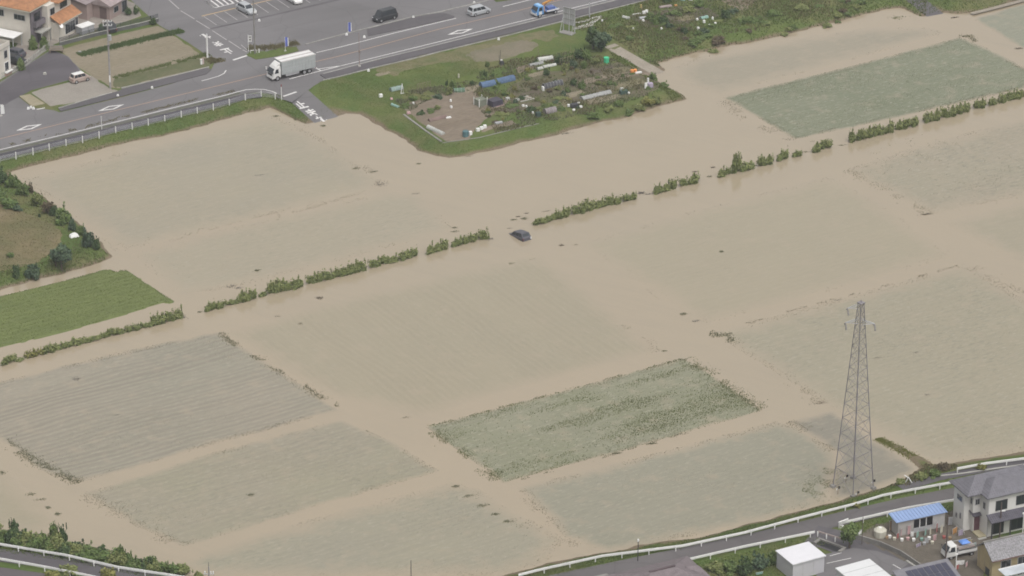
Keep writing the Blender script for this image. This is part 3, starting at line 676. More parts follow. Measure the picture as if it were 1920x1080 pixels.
# grass and weed cover of the banks (thousands of tufts)
def bank_tufts(name, poly, z, dens, h, wd, m, seed, label, mask=None, rr=(0,1)):
    x, y, d = scatter(PW(poly, z), dens, seed, mask); zz = height(x, y); k = zz > .04
    return tufts(name, x[k], y[k], zz[k], h, wd, m, seed, label=label, rr=rr)
bank_tufts('bank_grass', [(-40,330),(-40,305),(0,298),(320,222),(480,184),(515,180),(548,195),(592,232),(560,225),(520,208),(320,255),(0,325)], .5, 32.5, 0.14, 0.10, g_grass, 31, 'mown green grass on the bank below the pavement fence')
g_lawn = leaf_mat('lawn_leaf', (.1,.14,.042), (.128,.163,.052), (.17,.185,.075))
bank_tufts('bank_grass', [(597,158),(640,146),(850,100),(890,105),(900,140),(760,180),(740,195),(800,245),(835,275),(900,268),(1010,240),(1180,200),(1290,165),(1285,195),(1100,240),(850,300),(800,290),(700,230),(600,215)], .6, 26, 0.10, 0.09, g_lawn, 32, 'rough green grass round the allotment island', lambda x, y, d: .35+.65*(fbm(x, y, 7, 3) > .45))
bank_tufts('bank_grass', [(1060,45),(1207,6),(1500,-70),(1740,-20),(1735,35),(1660,25),(1400,90),(1235,120),(1200,105),(1130,65),(1090,62)], .7, 13.8, 0.25, 0.16, g_grass, 33, 'tall weeds and grass on the bank at the top right', lambda x, y, d: .3+.7*(fbm(x, y, 6, 9) > .42))
bank_tufts('bank_weeds', [(1060,45),(1207,6),(1500,-70),(1740,-20),(1735,35),(1660,25),(1400,90),(1235,120),(1200,105),(1130,65),(1090,62)], .7, 8.8, 0.30, 0.14, g_olive, 34, 'dry brown weeds on the bank at the top right', lambda x, y, d: 1.0*(fbm(x, y, 8, 29) > .52))
bank_tufts('bank_grass', [(1745,28),(1820,24),(1960,-15),(1960,-60),(1700,-30)], .7, 11.2, 0.21, 0.14, g_grass, 35, 'green weeds in the top right corner beyond the drowned lane')
bank_tufts('orchard_grass', [(-40,330),(20,325),(110,395),(215,480),(120,515),(-40,548)], .8, 7.5, 0.18, 0.12, g_olive, 36, 'dry tufted grass in the orchard at the left edge')
bank_tufts('orchard_grass', [(-40,540),(-40,505),(70,500),(140,470),(215,482),(120,512)], .6, 22.5, 0.21, 0.13, g_grass, 37, 'green grass on the orchard bank above the flooded ditch')
bank_tufts('garden_weeds', [(885,160),(960,112),(1090,100),(1200,130),(1260,165),(1120,210),(940,248),(915,225),(940,200),(890,185)], 1, 5.6, 0.24, 0.14, g_grass, 38, 'weeds and self sown vegetables between the allotment beds', lambda x, y, d: (fbm(x, y, 3, 13) > .45)*1.0)
bank_tufts('garden_weeds', [(860,150),(960,112),(1090,95),(1200,125),(1260,165),(1120,210),(930,250)], 1, 12, .3, .16, g_weed, 43, 'dark mixed vegetables filling the allotment beds', lambda x, y, d: (fbm(x, y, 2.5, 53) > .52)*1.0)
bank_tufts('garden_weeds', [(860,150),(960,112),(1090,95),(1200,125),(1260,165),(1120,210),(930,250)], 1, 12, .35, .16, g_olive, 44, 'yellowish plants among the allotment beds', lambda x, y, d: (fbm(x, y, 2.8, 83) > .56)*1.0)
bank_tufts('garden_weeds', [(740,190),(770,170),(860,155),(870,170),(800,190),(770,210)], 1, 20, .35, .16, g_weed, 45, 'overgrown greens above the dug bed', lambda x, y, d: (fbm(x, y, 2.8, 63) > .42)*1.0)
bank_tufts('garden_weeds', [(1160,45),(1270,5),(1420,-10),(1420,40),(1300,70),(1200,75)], 1, 6.2, 0.27, 0.14, g_weed, 39, 'dark weeds among the beds of the upper right garden', lambda x, y, d: (fbm(x, y, 4, 23) > .48)*1.0)
bank_tufts('garden_weeds', [(1145,98),(1180,112),(1232,148),(1282,180),(1262,186),(1200,145),(1150,115)], .7, 27.5, 0.24, 0.14, leaf_mat('bright_grass', (.08,.115,.03), (.125,.16,.045), (.19,.2,.07)), 40, 'bright green grass edging the allotment beside the farm lane')
strip_tufts('crop_row', [(148,114),(210,99.5),(280,83),(342,68)], .9, 6500, .3, .15, leaf_mat('crop_green', (.06,.1,.035), (.085,.13,.045), (.12,.16,.06)), 41, 'long dark green crop row across the soil plot', z=1, thr=.0)
strip_tufts('crop_row', [(214,158),(300,136),(392,112)], .9, 2600, .2, .14, g_grass, 42, 'thin yellow green grass row on the lower side of the soil plot', z=1, thr=.25)

# ------------------------------------------------------------------ roads and yards on the lower bank
RD = [(930,1114),(1130,1071),(1285,1038.5),(1397,1015.5),(1500,991.5),(1600,967.5),(1700,944.5),(1784,928),(1860,913),(1990,888)]
m_road2 = asphalt_mat('lower_road_asphalt', (.112,.103,.103), .2)
strip('road', RD, ZB, .03, 3.3, m_road2)
strip_tufts('verge_grass', [(x_, y_-7-max(0, x_-1280)*.014) for x_, y_ in RD], .8, 6500, .12, .11, g_grass, 57, 'green verge between the long guardrail and the lower road', z=ZB, thr=.15)
strip('road', [(1690,916),(1757,896),(1810,886),(1918,867),(2000,850)], ZB, .036, 1.7, m_asph_d)
strip('kerb', [(1756,893.5),(1800,889),(1860,880),(1918,872),(2000,856)], ZB, .12, .2, m_conc, thick=.12)
strip('road', [(-200,1010),(0,1041),(90,1053),(200,1072),(340,1100),(500,1140)], ZB, .03, 3.2, m_asph_d)
zpoly('road', [(-200,1055),(0,1064),(100,1078),(180,1094),(180,1250),(-200,1250)], ZB, .04, asphalt_mat('brown_asphalt', (.1,.085,.09), .15))
strip('road', [(1520,1003),(1560,1012),(1600,1028),(1660,1045),(1720,1075),(1760,1110)], ZB, .045, 5.5, m_asph_d)
zpoly('parking_area', [(1545,1040),(1600,1028),(1645,1034),(1705,1056),(1680,1075),(1560,1120),(1530,1080)], ZB, .05, m_lot)
strip('road_marking', [(1556,1043),(1578,1037)], ZB, .06, .12, m_white)
strip('road_marking', [(1550,1057),(1596,1047)], ZB, .06, .12, m_white)
strip('road_marking', [(1674,1059),(1690,1068)], ZB, .06, .12, m_white)
m_yardd = M2('muddy_yard', (.115,.1,.08), (.15,.13,.105), .5, 4, bump=.3)
patch('yard', PW([(1606,1010),(1640,985),(1690,972),(1800,955),(1870,990),(1850,1030),(1840,1100),(1760,1090),(1710,1060),(1640,1027)], ZB), m_yardd, base=ZB, off=.06, wob=.2)
b = MB()
for (x0, y0), (x1, y1) in zip(PW([(1606,1011),(1650,1024),(1690,1042),(1725,1066)], ZB)[:-1], PW([(1606,1011),(1650,1024),(1690,1042),(1725,1066)], ZB)[1:]):
    b.beam((x0, y0, ZB+.35), (x1, y1, ZB+.35), .2, .75)
tag(b.obj('low_wall', m_conc_d, bevel=.02), 'low grey concrete wall curving along the muddy yard in front of the blue roofed shed', 'wall')
strip('drain', [(1700,1052),(1715,1062),(1722,1072)], ZB, .14, .35, m_conc, thick=.1)
# culvert with its dark opening under the brown railing
cv = T('culvert', 'concrete culvert with dark opening under the brown railing beside the white shed', 'culvert', (*G(1560,1021,ZB), 0))
b = MB(); b.box(-2.1,2.1,-.15,.15,ZB-.1,ZB+.28); b.box(-2.1,-1.7,-1.2,-.15,ZB-.1,ZB+.2); b.box(1.7,2.1,-1.2,-.15,ZB-.1,ZB+.2); b.obj('head_wall', m_conc_d, cv)
b = MB(); b.box(-1.65,1.65,-1.3,-.16,ZB,ZB+.05); b.obj('channel_floor', m_black, cv)
cv.rotation_euler.z = math.radians(-38)

bank_tufts('verge_grass', [(935,1092),(1005,1062),(1130,1034),(1280,1010),(1400,984),(1500,956),(1600,928),(1650,912),(1680,898),(1720,905),(1600,948),(1500,975),(1280,1030),(1100,1068)], .5, 25.0, 0.15, 0.09, g_grass, 51, 'green grass under the long white guardrail')
bank_tufts('verge_grass', [(1655,905),(1690,870),(1745,866),(1790,865),(1800,880),(1755,893),(1700,915)], .6, 30.0, 0.24, 0.14, g_olive, 52, 'yellowish weeds on the bank where the pylon pad meets the road')
bank_tufts('verge_grass', [(1300,1058),(1400,1035),(1520,1006),(1560,1020),(1500,1030),(1455,1060),(1470,1100),(1300,1100)], ZB, 20.0, 0.18, 0.12, g_grass, 53, 'green grass between the road and the white shed')
bank_tufts('verge_grass', [(1600,985),(1680,962),(1790,945),(1790,965),(1700,975),(1610,1005)], ZB, 20.0, 0.18, 0.12, g_grass, 54, 'grass strip behind the blue roofed shed')
bank_tufts('verge_grass', [(-40,1012),(0,1016),(120,1034),(340,1075),(500,1100),(400,1110),(120,1052),(-40,1030)], ZB, 22.5, 0.18, 0.11, g_grass, 55, 'grass under the white guardrail at the lower left')

# ------------------------------------------------------------------ fences and guardrails
def px_path(pts, z, step):
    P = [Vector(p) for p in PW(pts, z)]; out = []; acc = 0.0
    for a, b in zip(P, P[1:]):
        L = (b-a).length
        while acc <= L: out.append(a+(b-a)*(acc/L)); acc += step
        acc -= L
    return out
def guardrail(name, label, pts, z, step, mpost, mbeam, group=None, hgt=.78, beam_h=.32):
    Q = px_path(pts, z, step); o = T(name, label, 'guardrail', (Q[0].x, Q[0].y, z), 0, group)
    b = MB(); b.tube((0,0,-.1), (0,0,hgt-.04), .07, n=8); b.box(-.08,.08,-.08,.08,hgt-.34,hgt-.28)
    pm = b.mesh('post', mpost)
    for q in Q: inst('post', pm, o, (q.x-Q[0].x, q.y-Q[0].y, 0))
    P = [Vector(p) for p in PW(pts, z)]
    for a, c in zip(P, P[1:]):
        d = (c-a).normalized(); s = Vector((-d.y, d.x))*.09
        a2 = a-Q[0]+s; c2 = c-Q[0]+s; b = MB()
        for off, zz, t in ((.0, hgt-beam_h*.5, .05),):
            for k in range(3):   # folded W beam
                z0 = hgt-beam_h+k*beam_h*.36; w_ = (.03, .0, .03)[k]
                b.beam((*(a2+s*w_*8), z0+.05), (*(c2+s*w_*8), z0+.05), .075, beam_h*.34)
        b.obj('beam', mbeam, o)
    return o
guardrail('guardrail', 'long white guardrail curving along the water edge of the lower road', [(973,1087),(1012,1077),(1130,1051),(1280,1032),(1397,1007),(1497,980),(1600,954),(1656,937),(1707,927),(1784,913)], ZB, 3.6, m_whitep, m_whitep)
guardrail('guardrail', 'short white guardrail at the right edge, highest of the lower right ones', [(1795,887),(1850,877),(1920,868),(2010,855)], ZB, 3.6, m_whitep, m_whitep)
guardrail('guardrail', 'white guardrail on the house side of the lower road, left of the culvert', [(1285,1059),(1397,1033),(1528,1006)], ZB, 3.6, m_whitep, m_whitep)
guardrail('guardrail', 'white guardrail running behind the blue roofed shed', [(1573,990),(1600,984),(1700,961),(1800,944)], ZB, 3.6, m_whitep, m_whitep)
guardrail('guardrail', 'pale brown railing crossing over the culvert opening', [(1533,1006),(1578,1020)], ZB, 1.3, m_whitep, M('brown_rail', (.33,.27,.25)), beam_h=.2)
guardrail('guardrail', 'upper white guardrail at the lower left, half hidden by bushes', [(-60,1018),(0,1029),(60,1039),(125,1050),(220,1072),(332,1089),(420,1104)], ZB, 3.6, m_whitep, m_whitep)
guardrail('guardrail', 'lower white guardrail at the bottom left corner beside the brown road', [(-60,1047),(0,1056.5),(62,1067.5),(140,1082.5),(230,1102)], ZB, 3.6, m_whitep, m_whitep)
guardrail('guardrail', 'white guardrail passing behind the white two storey house', [(1847,903),(1880,897),(1920,891),(1990,880)], ZB, 3.6, m_whitep, m_whitep)

# the pale post-and-cable fence on the pavement edge
fp = [(-60,309),(-1,304),(30,297.5),(62,289.5),(92.5,281.5),(124,273.5),(155,267),(186,258.5),(217,249.5),(248,242.5),(278,235),(309,228),(340,220),(370,213),(400,206),(430,197.5),(460,188),(490,182),(516,185)]
P = [Vector(p) for p in PW(fp, ZL)]
fo = T('pavement_fence', 'pale post and cable fence between the pavement and the flooded fields at the upper left', 'fence', (P[0].x, P[0].y, ZL))
b = MB(); b.tube((0,0,-.1),(0,0,1.1),.08,n=8); b.tube((0,0,1.1),(0,0,1.14),.06,n=8); pm = b.mesh('post', m_whitep)
for q in P: inst('post', pm, fo, (q.x-P[0].x, q.y-P[0].y, 0))
for zz in (.2,.4,.6,.8,.97):
    b = MB()
    for a, c in zip(P, P[1:]): b.tube((*(a-P[0]), zz), (*(c-P[0]), zz), .022, n=5)
    b.obj('cable', m_galv, fo)

# white concrete fence of the houses at the top left: boards between posts
fp = [(-30,163),(3,147),(30,134),(45,127),(68,109),(82,97),(93,89)]
P = [Vector(p) for p in PW(fp, ZL)]
fo = T('panel_fence', 'low white concrete panel fence slanting up beside the driveway at the top left', 'fence', (P[0].x, P[0].y, ZL))
b = MB(); b.box(-.1,.1,-.1,.1,-.05,1.05); pm = b.mesh('post', m_conc)
Q = px_path(fp, ZL, 2.0)
for q in Q: inst('post', pm, fo, (q.x-P[0].x, q.y-P[0].y, 0))
for a, c in zip(Q, Q[1:]):
    a2, c2 = a-P[0], c-P[0]
    for zz, hh in ((.2,.36),(.88,.12),(.62,.07)):
        b = MB(); b.beam((*a2, zz), (*c2, zz), .08, hh); b.obj('rail', m_conc, fo)
# dark boundary wall with pale coping behind the soil plot
fp = [(112,86),(150,76),(180,68),(225,58),(262,50),(297,41)]
P = [Vector(p) for p in PW(fp, ZL)]
fo = T('boundary_wall', 'dark boundary wall with pale coping and mesh between the houses and the soil plot', 'wall', (P[0].x, P[0].y, ZL))
for a, c in zip(P, P[1:]):
    a2, c2 = a-P[0], c-P[0]
    b = MB(); b.beam((*a2, .3), (*c2, .3), .15, .7); b.obj('wall', M('dark_block_wall', (.1,.1,.1), var=.25) if 'dark_block_wall' not in bpy.data.materials else bpy.data.materials['dark_block_wall'], fo)
    b = MB(); b.beam((*a2, .68), (*c2, .68), .2, .07); b.obj('coping', m_conc, fo)
m_mesh = M('dark_fence_mesh', (.05,.055,.06))
Q = px_path(fp, ZL, 1.0)
b = MB(); b.box(-.03,.03,-.03,.03,.7,1.5); pm = b.mesh('post', m_mesh)
for q in Q[::2]: inst('post', pm, fo, (q.x-P[0].x, q.y-P[0].y, 0))
b = MB()
for zz in (.82,.95,1.08,1.21,1.34,1.46):
    for a, c in zip(P, P[1:]): b.beam((*(a-P[0]), zz), (*(c-P[0]), zz), .02, .06)
b.obj('mesh_panel', m_mesh, fo)

# ------------------------------------------------------------------ foliage prototypes
def rvec(rs, n):
    v = rs.randn(n, 3); return v/np.linalg.norm(v, axis=1)[:,None]
def crown_mesh(name, blobs, n, size, m, seed, up=0.0, shell=.55, dz=.35):
    """many leaf-sized faces spread through several overlapping lumps"""
    rs = np.random.RandomState(seed); B = np.array(blobs, float)
    wv = (B[:,3]*B[:,4]*B[:,5])**(2/3); k = rs.choice(len(B), n, p=wv/wv.sum())
    d = rvec(rs, n); r = shell+(1-shell)*rs.rand(n); r *= 1+.22*rs.randn(n).clip(-1.2,1.2)*.6
    p = B[k,:3]+d*r[:,None]*B[k,3:6]
    p[:,2] = np.maximum(p[:,2], .03)
    nrm = d+rvec(rs, n)*.9; nrm[:,2] += .3; nrm /= np.linalg.norm(nrm, axis=1)[:,None]
    t = rvec(rs, n); t[:,2] += up*2.5; t -= (t*nrm).sum(1)[:,None]*nrm; t /= np.linalg.norm(t, axis=1)[:,None]
    s = np.cross(nrm, t); sz = size*(.6+.8*rs.rand(n))[:,None]; asp = .38+.2*(1-up)
    v = np.stack([p-t*sz*.6, p+s*sz*asp, p+t*sz*.8, p-s*sz*asp], 1).reshape(-1, 3)
    f = np.arange(4*n).reshape(-1, 4)
    clump = rs.rand(len(B))[k]
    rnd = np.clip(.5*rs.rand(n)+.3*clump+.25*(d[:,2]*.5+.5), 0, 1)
    return mesh_np(name, v, f, m, {'rnd': np.repeat(rnd, 4)})
l_row = leaf_mat('hedge_leaf', (.085,.11,.035), (.14,.165,.055), (.21,.22,.09))
l_yel = leaf_mat('yellow_leaf', (.08,.085,.022), (.15,.15,.04), (.22,.21,.07))
l_dark = leaf_mat('dark_leaf', (.028,.05,.022), (.052,.085,.034), (.095,.13,.05))
l_mid = leaf_mat('mid_leaf', (.055,.09,.028), (.095,.14,.042), (.15,.185,.07))
l_blue = leaf_mat('blue_green_leaf', (.035,.058,.038), (.062,.095,.055), (.1,.135,.075))
l_brown = leaf_mat('brown_leaf', (.06,.045,.03), (.09,.07,.045), (.13,.11,.06))
def row_shrub(seed, m):
    rs = np.random.RandomState(seed)
    bl = [(rs.uniform(-.5,.5), rs.uniform(-.35,.35), rs.uniform(.25,.6), .42, .36, rs.uniform(.4,.65)) for _ in range(6)]
    bl += [(rs.uniform(-.6,.6), rs.uniform(-.3,.3), rs.uniform(.6,1.15), .07, .07, .38) for _ in range(9)]
    return crown_mesh('shrub', bl, 620, .17, m, seed, up=.8)
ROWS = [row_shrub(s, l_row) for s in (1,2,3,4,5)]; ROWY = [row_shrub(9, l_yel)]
def round_bush(seed, m, n=1000, size=.15, k=11):
    rs = np.random.RandomState(seed); bl = [(0,0,.5,.6,.6,.5)]
    for _ in range(k):
        a = rs.rand()*6.28; e = rs.rand()*.9; r = rs.uniform(.2,.42); d = rs.uniform(.35,.8)
        bl.append((d*math.cos(a)*(1-e*.5), d*math.sin(a)*(1-e*.5), .2+e*.8, r, r*rs.uniform(.7,1.2), r*rs.uniform(.7,1.3)))
    for _ in range(5):
        a = rs.rand()*6.28; d = rs.uniform(.1,.7); bl.append((d*math.cos(a), d*math.sin(a), rs.uniform(.7,1.25), .1, .1, rs.uniform(.15,.35)))
    return crown_mesh('bush', bl, n, size, m, seed, shell=.45, up=.3)
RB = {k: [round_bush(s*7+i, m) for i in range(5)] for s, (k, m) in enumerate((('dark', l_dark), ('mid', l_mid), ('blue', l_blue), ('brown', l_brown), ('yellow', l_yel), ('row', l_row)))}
def bush(px, py, z, rad, hgt, kind, label, cat='bush', group=None, name='bush'):
    x, y = G(px, py, z); zz = max(hz(x, y), 0)
    o = inst(name, R.choice(RB[kind]), None, (x, y, zz-.03), R.uniform(0, 6.28), (rad, rad, hgt/1.25))
    return tag(o, label, cat, group)

# hedge row of shrubs standing in the flood
CL = [(7,27,1.2,0),(30,42,.45,0),(51,77,1.1,1),(82,108,1.3,0),(112,134,1.25,0),(139,161,1.0,0),(165,186,.7,0),(188,230,1.05,0),(236,262,1.1,0),(264,284,.8,0),(285,340,1.75,0),
  (387,402,1.4,0),(404,420,1.1,0),(426,443,.9,0),(445,480,1.6,0),(489,500,.7,0),(501,563,1.8,0),(574,623,1.6,0),(627,684,1.7,0),(691,728,1.5,0),(730,745,1.1,0),(750,784,1.45,0),
  (797,843,1.6,0),(850,913,1.45,0),(1003,1036,1.0,0),(1040,1165,1.55,0),(1168,1194,1.3,0),(1227,1268,1.6,0),(1273,1290,1.2,0),(1292,1312,1.45,0),(1346,1371,1.4,0),(1374,1388,2.9,0),
  (1390,1411,1.4,0),(1421,1449,1.7,0),(1459,1480,1.5,0),(1488,1502,1.2,0),(1524,1557,1.6,0),(1593,1602,1.9,0),(1608,1722,1.75,0),(1734,1822,1.75,0),(1825,1848,1.5,0),(1852,1868,1.4,0),(1873,2000,1.9,0)]
left = [c for c in CL if c[0] < 930]; right = [c for c in CL if c[0] > 930]
ORD = ['first','second','third','fourth','fifth','sixth','seventh','eighth','ninth','tenth','eleventh','twelfth','thirteenth','fourteenth','fifteenth','sixteenth','seventeenth','eighteenth','nineteenth','twentieth','twenty-first','twenty-second','twenty-third','twenty-fourth']
def cl_label(c):
    if c in left: return ORD[len(left)-1-left.index(c)]+' clump left of the sunken car'
    return ORD[right.index(c)]+' clump right of the sunken car'
def rowline(x): return 684.5-.2623*x
for c in CL:
    x0, x1, hh, yel = c; nn = max(1, round((x1-x0)/15)); lab = cl_label(c)
    for k in range(nn):
        x = x0+(x1-x0)*(k+.5)/nn+R.uniform(-1,1); wx, wy = G(x, rowline(x)+R.uniform(-1.2,1.2), 0)
        me = ROWY[0] if yel else R.choice(ROWS); s = R.uniform(.85,1.2); wd = (x1-x0)/nn/13.5
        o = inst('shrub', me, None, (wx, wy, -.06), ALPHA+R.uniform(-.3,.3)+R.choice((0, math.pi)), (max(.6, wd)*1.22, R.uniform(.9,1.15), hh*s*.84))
        L = ('yellowish' if yel else 'tall thin' if hh > 2.5 else 'low' if hh < .95 else 'green')+' shrub'
        if nn == 1: tag(o, L+' in the flood, the '+lab, 'shrub')
        elif k == 0: tag(o, L+', left end of the '+lab, 'shrub')
        elif k == nn-1: tag(o, L+', right end of the '+lab, 'shrub')
        elif nn == 3: tag(o, L+', middle of the '+lab, 'shrub')
        else: tag(o, ORD[k]+' '+L.split()[-1]+' from the left in the '+lab, 'shrub', 'shrubs of the hedge row')

# debris and weed clumps in the water
def weed(px, py, ln, wd, h, m, label, n=90, rz=None, cat='weeds', name='weed_clump'):
    rs = np.random.RandomState(int(px*7+py)); x0, y0 = G(px, py, 0)
    a = math.radians(rz if rz is not None else 0); u = rs.randn(n)*ln*.25; v = rs.randn(n)*wd*.35
    X = u*math.cos(a)-v*math.sin(a); Y = u*math.sin(a)+v*math.cos(a)
    o = tufts(name, X, Y, np.zeros(n), h*.45, .09, m, int(px), kind=None, spread=1.5); o.location = (x0, y0, 0)
    return tag(o, label, cat)
d_brown = leaf_mat('drift_brown', (.07,.055,.04), (.12,.1,.075), (.18,.15,.115))
d_grey = leaf_mat('drift_grey', (.09,.085,.085), (.14,.13,.12), (.2,.19,.17))
for px, py, ln, wd, h, m, lab in [
 (433,537,2.0,.8,.16,d_grey,'grey driftwood heap floating above the hedge row at the left'),
 (446,540,1.4,.5,.12,d_grey,'small grey drift piece touching the heap above the hedge row'),
 (395,543,2.6,.9,.08,g_silt,'pale green weeds beside the grey drift heap above the hedge row'),
 (482,507,.9,.6,.2,g_weed,'lone weed tuft in the field above the hedge row'),
 (599,559,1.0,.6,.2,d_brown,'lone brown clod below the hedge row near the green gap'),
 (374,585,.6,.4,.12,g_weed,'tiny weed speck in the gap of the hedge row'),
 (521,593,1.1,.5,.08,g_silt,'faint weeds on the water below the hedge row left part'),
 (563,607,.7,.5,.1,g_silt,'single faint weed tuft in the open water above the middle field'),
 (488,328,2.2,.25,.1,d_grey,'thin dark branch floating in the upper left field'),
 (606,236,.8,.5,.2,g_weed,'dark weed tuft nearest the drowned lettering of the side road'),
 (518,218,1.2,.5,.15,g_weed,'dark weed tuft just below the bank corner'),
 (556,224,.9,.6,.25,g_weed,'dark weed tuft under the bank slope'),
 (712,345,2.2,1.6,.2,d_grey,'grey weed mat at the right corner of the upper left field'),
 (700,322,1.3,.8,.15,g_weed,'dark weeds just above the corner mat of the upper left field'),
 (668,316,1.2,.6,.15,g_weed,'weed tuft on the right rim of the upper left field'),
 (780,363,1.7,.4,.08,d_grey,'thin floating weeds right of the upper left field corner'),
 (785,307,.8,.5,.12,g_weed,'weed tuft in open water below the allotment corner'),
 (852,427,1.1,.4,.14,g_weed,'upper of two dark weed tufts left of the sunken car'),
 (853,434,1.5,.5,.14,g_weed,'lower of two dark weed tufts left of the sunken car'),
 (963,412,1.1,.4,.14,g_weed,'left dark drift tuft above the sunken car'),
 (972,406,.9,.3,.1,d_brown,'thin drift piece above the sunken car'),
 (983,410,1.0,.7,.18,g_weed,'broad dark drift tuft above the sunken car'),
 (987,400,.7,.3,.1,d_brown,'uppermost drift speck above the sunken car'),
 (955,428,.8,.3,.06,d_brown,'faint drift at the left end of the sunken car'),
 (1053,460,.7,.4,.16,d_brown,'brown clod right of the sunken car'),
 (1080,459,1.2,.3,.07,g_silt,'faint weeds right of the brown clod near the sunken car'),
 (958,494,1.1,.5,.1,g_weed,'weed tuft below the sunken car'),
 (1025,396,1.5,.3,.08,d_brown,'reddish drift above the left end of the right hedge row'),
 (1099,374,.9,.4,.14,g_weed,'dark weed speck above the long right hedge clump'),
 (1202,362,1.6,.7,.25,d_grey,'grey twig heap in the hedge gap right of the long clump'),
 (1216,364,1.8,.5,.1,d_grey,'flat grey drift in the hedge gap right of the long clump'),
 (1303,322,1.0,.4,.12,d_brown,'left drift speck above the tall thin shrub'),
 (1336,314,.9,.4,.12,d_brown,'right drift speck above the tall thin shrub'),
 (1330,331,1.0,.5,.14,g_weed,'low weeds in the hedge row left of the tall thin shrub'),
 (1510,285,1.4,.4,.1,g_weed,'low dark weeds joining two shrubs in the right hedge row'),
 (1580,272,1.8,.3,.1,g_weed,'thin low weeds in the hedge gap near the slim shrub'),
 (918,448,1.3,.6,.15,d_grey,'purple grey drift at the right end of the left hedge row'),
 (341,596,1.2,.6,.3,d_grey,'grey drift caught at the right end of the dense left shrub clump'),
 (1736,402,2.0,.5,.22,d_brown,'brown drift pile on the path corner at the right'),
 (1353,472,.7,.5,.2,g_weed,'single dark weed speck in the wide field right of the centre'),
 (1523,265,1.0,.3,.05,g_silt,'faint weeds above the right hedge row'),
 (1282,589,1.1,.6,.2,g_weed,'green weed tuft on the path left of the fork'),
 (1305,602,1.6,.5,.12,d_grey,'grey weeds beside the green tuft on the path left of the fork'),
 (1682,33,2.8,1.3,.25,g_sprout,'green weed patch in the water under the top right bank'),
 (1812,68,2.4,.7,.3,g_weed,'dark weed bar at the upper corner of the green field'),
 (1790,33,1.5,.4,.2,d_brown,'brown drift at the end of the drowned lane top right'),
 (1911,91,1.4,.5,.2,d_brown,'brown drift at the right edge near the top'),
 (143,711,1.2,1.0,.15,d_grey,'grey clod near the top left of the lower left field'),
 (218,778,1.2,.3,.08,d_grey,'thin grey streak in the lower left field'),
 (57,927,1.2,.6,.2,g_weed,'upper of two weed tufts in the water at the lower left'),
 (76,937,1.5,.5,.18,g_weed,'lower of two weed tufts in the water at the lower left'),
 (90,952,.6,.5,.2,g_weed,'small weed speck right of the two lower left tufts'),
 (5,887,1.2,.8,.25,g_weed,'weed tuft at the very left edge of the lower water'),
 (108,964,.8,.6,.2,g_weed,'weed speck nearest the lower left bushes'),
 (470,928,1.0,.6,.18,g_weed,'dark tuft in the second lower left field'),
 (855,912,1.0,.5,.2,g_weed,'first weed patch beside the path between the lowest fields'),
 (878,930,1.6,.6,.2,g_weed,'second weed patch beside the path between the lowest fields'),
 (905,948,2.0,.6,.22,g_weed,'longest weed patch beside the path between the lowest fields'),
 (930,964,1.3,.5,.2,g_weed,'fourth weed patch beside the path between the lowest fields'),
 (950,978,1.1,.5,.2,g_weed,'lowest weed patch beside the path between the lowest fields'),
 (1222,832,1.4,.3,.22,g_weed,'dark weed tuft below the right part of the green lower field'),
 (1156,850,1.4,.4,.22,g_weed,'dark weed tuft below the middle of the green lower field'),
 (1540,755,2.6,.8,.15,d_brown,'brown drift mat on the path corner left of the pylon'),
 (1643,671,2.0,.25,.1,d_grey,'thin dark drift line right of the pylon'),
 (1572,563,1.6,.25,.1,d_grey,'thin dark drift line left of the pylon top'),
 (1718,661,1.0,.3,.08,d_grey,'small drift in the right field beyond the pylon'),
 (1738,740,1.1,.4,.1,d_grey,'faint dark drift in the right field'),
 (1245,658,.8,.4,.1,g_weed,'tiny weeds above the top corner of the green lower field'),
 (760,783,1.3,.4,.08,g_silt,'faint weeds left of the green lower field'),
 (1355,628,2.4,.9,.4,g_weed,'bushy green weeds at the fork of the flooded paths'),
 (880,293,1.3,.3,.07,d_brown,'drift line on the water at the foot of the allotment bank'),
 (1060,250,2.8,.5,.15,d_brown,'brown reed litter along the allotment shore')]:
    weed(px, py, ln, wd, h, m, lab, rz=math.degrees(ALPHA)*.5)

# orchard at the left edge
for i, (px, py, z, r, h, k, lab) in enumerate([
 (4,345,.8,1.3,2.6,'dark','dark tall bush at the left edge where road bank and orchard meet'),
 (24,352,.8,1.4,2.1,'mid','round olive bush, second along the orchard shore from the road bank'),
 (44,368,.8,1.3,2.2,'mid','green bush, third along the orchard shore from the road bank'),
 (58,362,.6,.6,1.6,'brown','narrow brown bush on the orchard shore'),
 (72,388,.8,1.3,2.1,'row','olive green bush in the middle of the orchard shore'),
 (91,401,.8,1.4,2.1,'brown','brownish green bush in the middle of the orchard shore'),
 (101,406,.8,.9,1.7,'dark','small dark bush right of the brownish one on the orchard shore'),
 (119,419,.8,1.8,2.6,'mid','largest rounded bush on the orchard shore'),
 (137,433,.8,1.0,1.8,'blue','blue green bush below the largest orchard shore bush'),
 (150,441,.8,.9,1.7,'mid','small green bush above the dark pair on the orchard point'),
 (166,465,.8,1.3,3.0,'blue','tall dark green bush on the orchard point'),
 (182,468,.8,.8,2.2,'dark','slim dark conifer at the tip of the orchard point'),
 (62,512,.9,1.5,2.4,'blue','broad dark bush on the lower orchard bank'),
 (30,517,.9,.8,2.2,'dark','narrow dark shrub on the lower orchard bank at the left'),
 (18,388,1,2.0,1.5,'mid','pale green weedy bush inside the orchard, upper left'),
 (2,372,1,1.6,1.6,'mid','weedy bush at the very left edge of the orchard'),
 (32,395,1,1.0,1.0,'blue','low bluish bush inside the orchard'),
 (20,482,1,.8,.8,'mid','low green bush on the dry grass of the orchard'),
 (74,407,1,.3,.6,'dark','tiny dark shrub alone on the orchard grass')]):
    bush(px, py, z, r, h, k, lab)
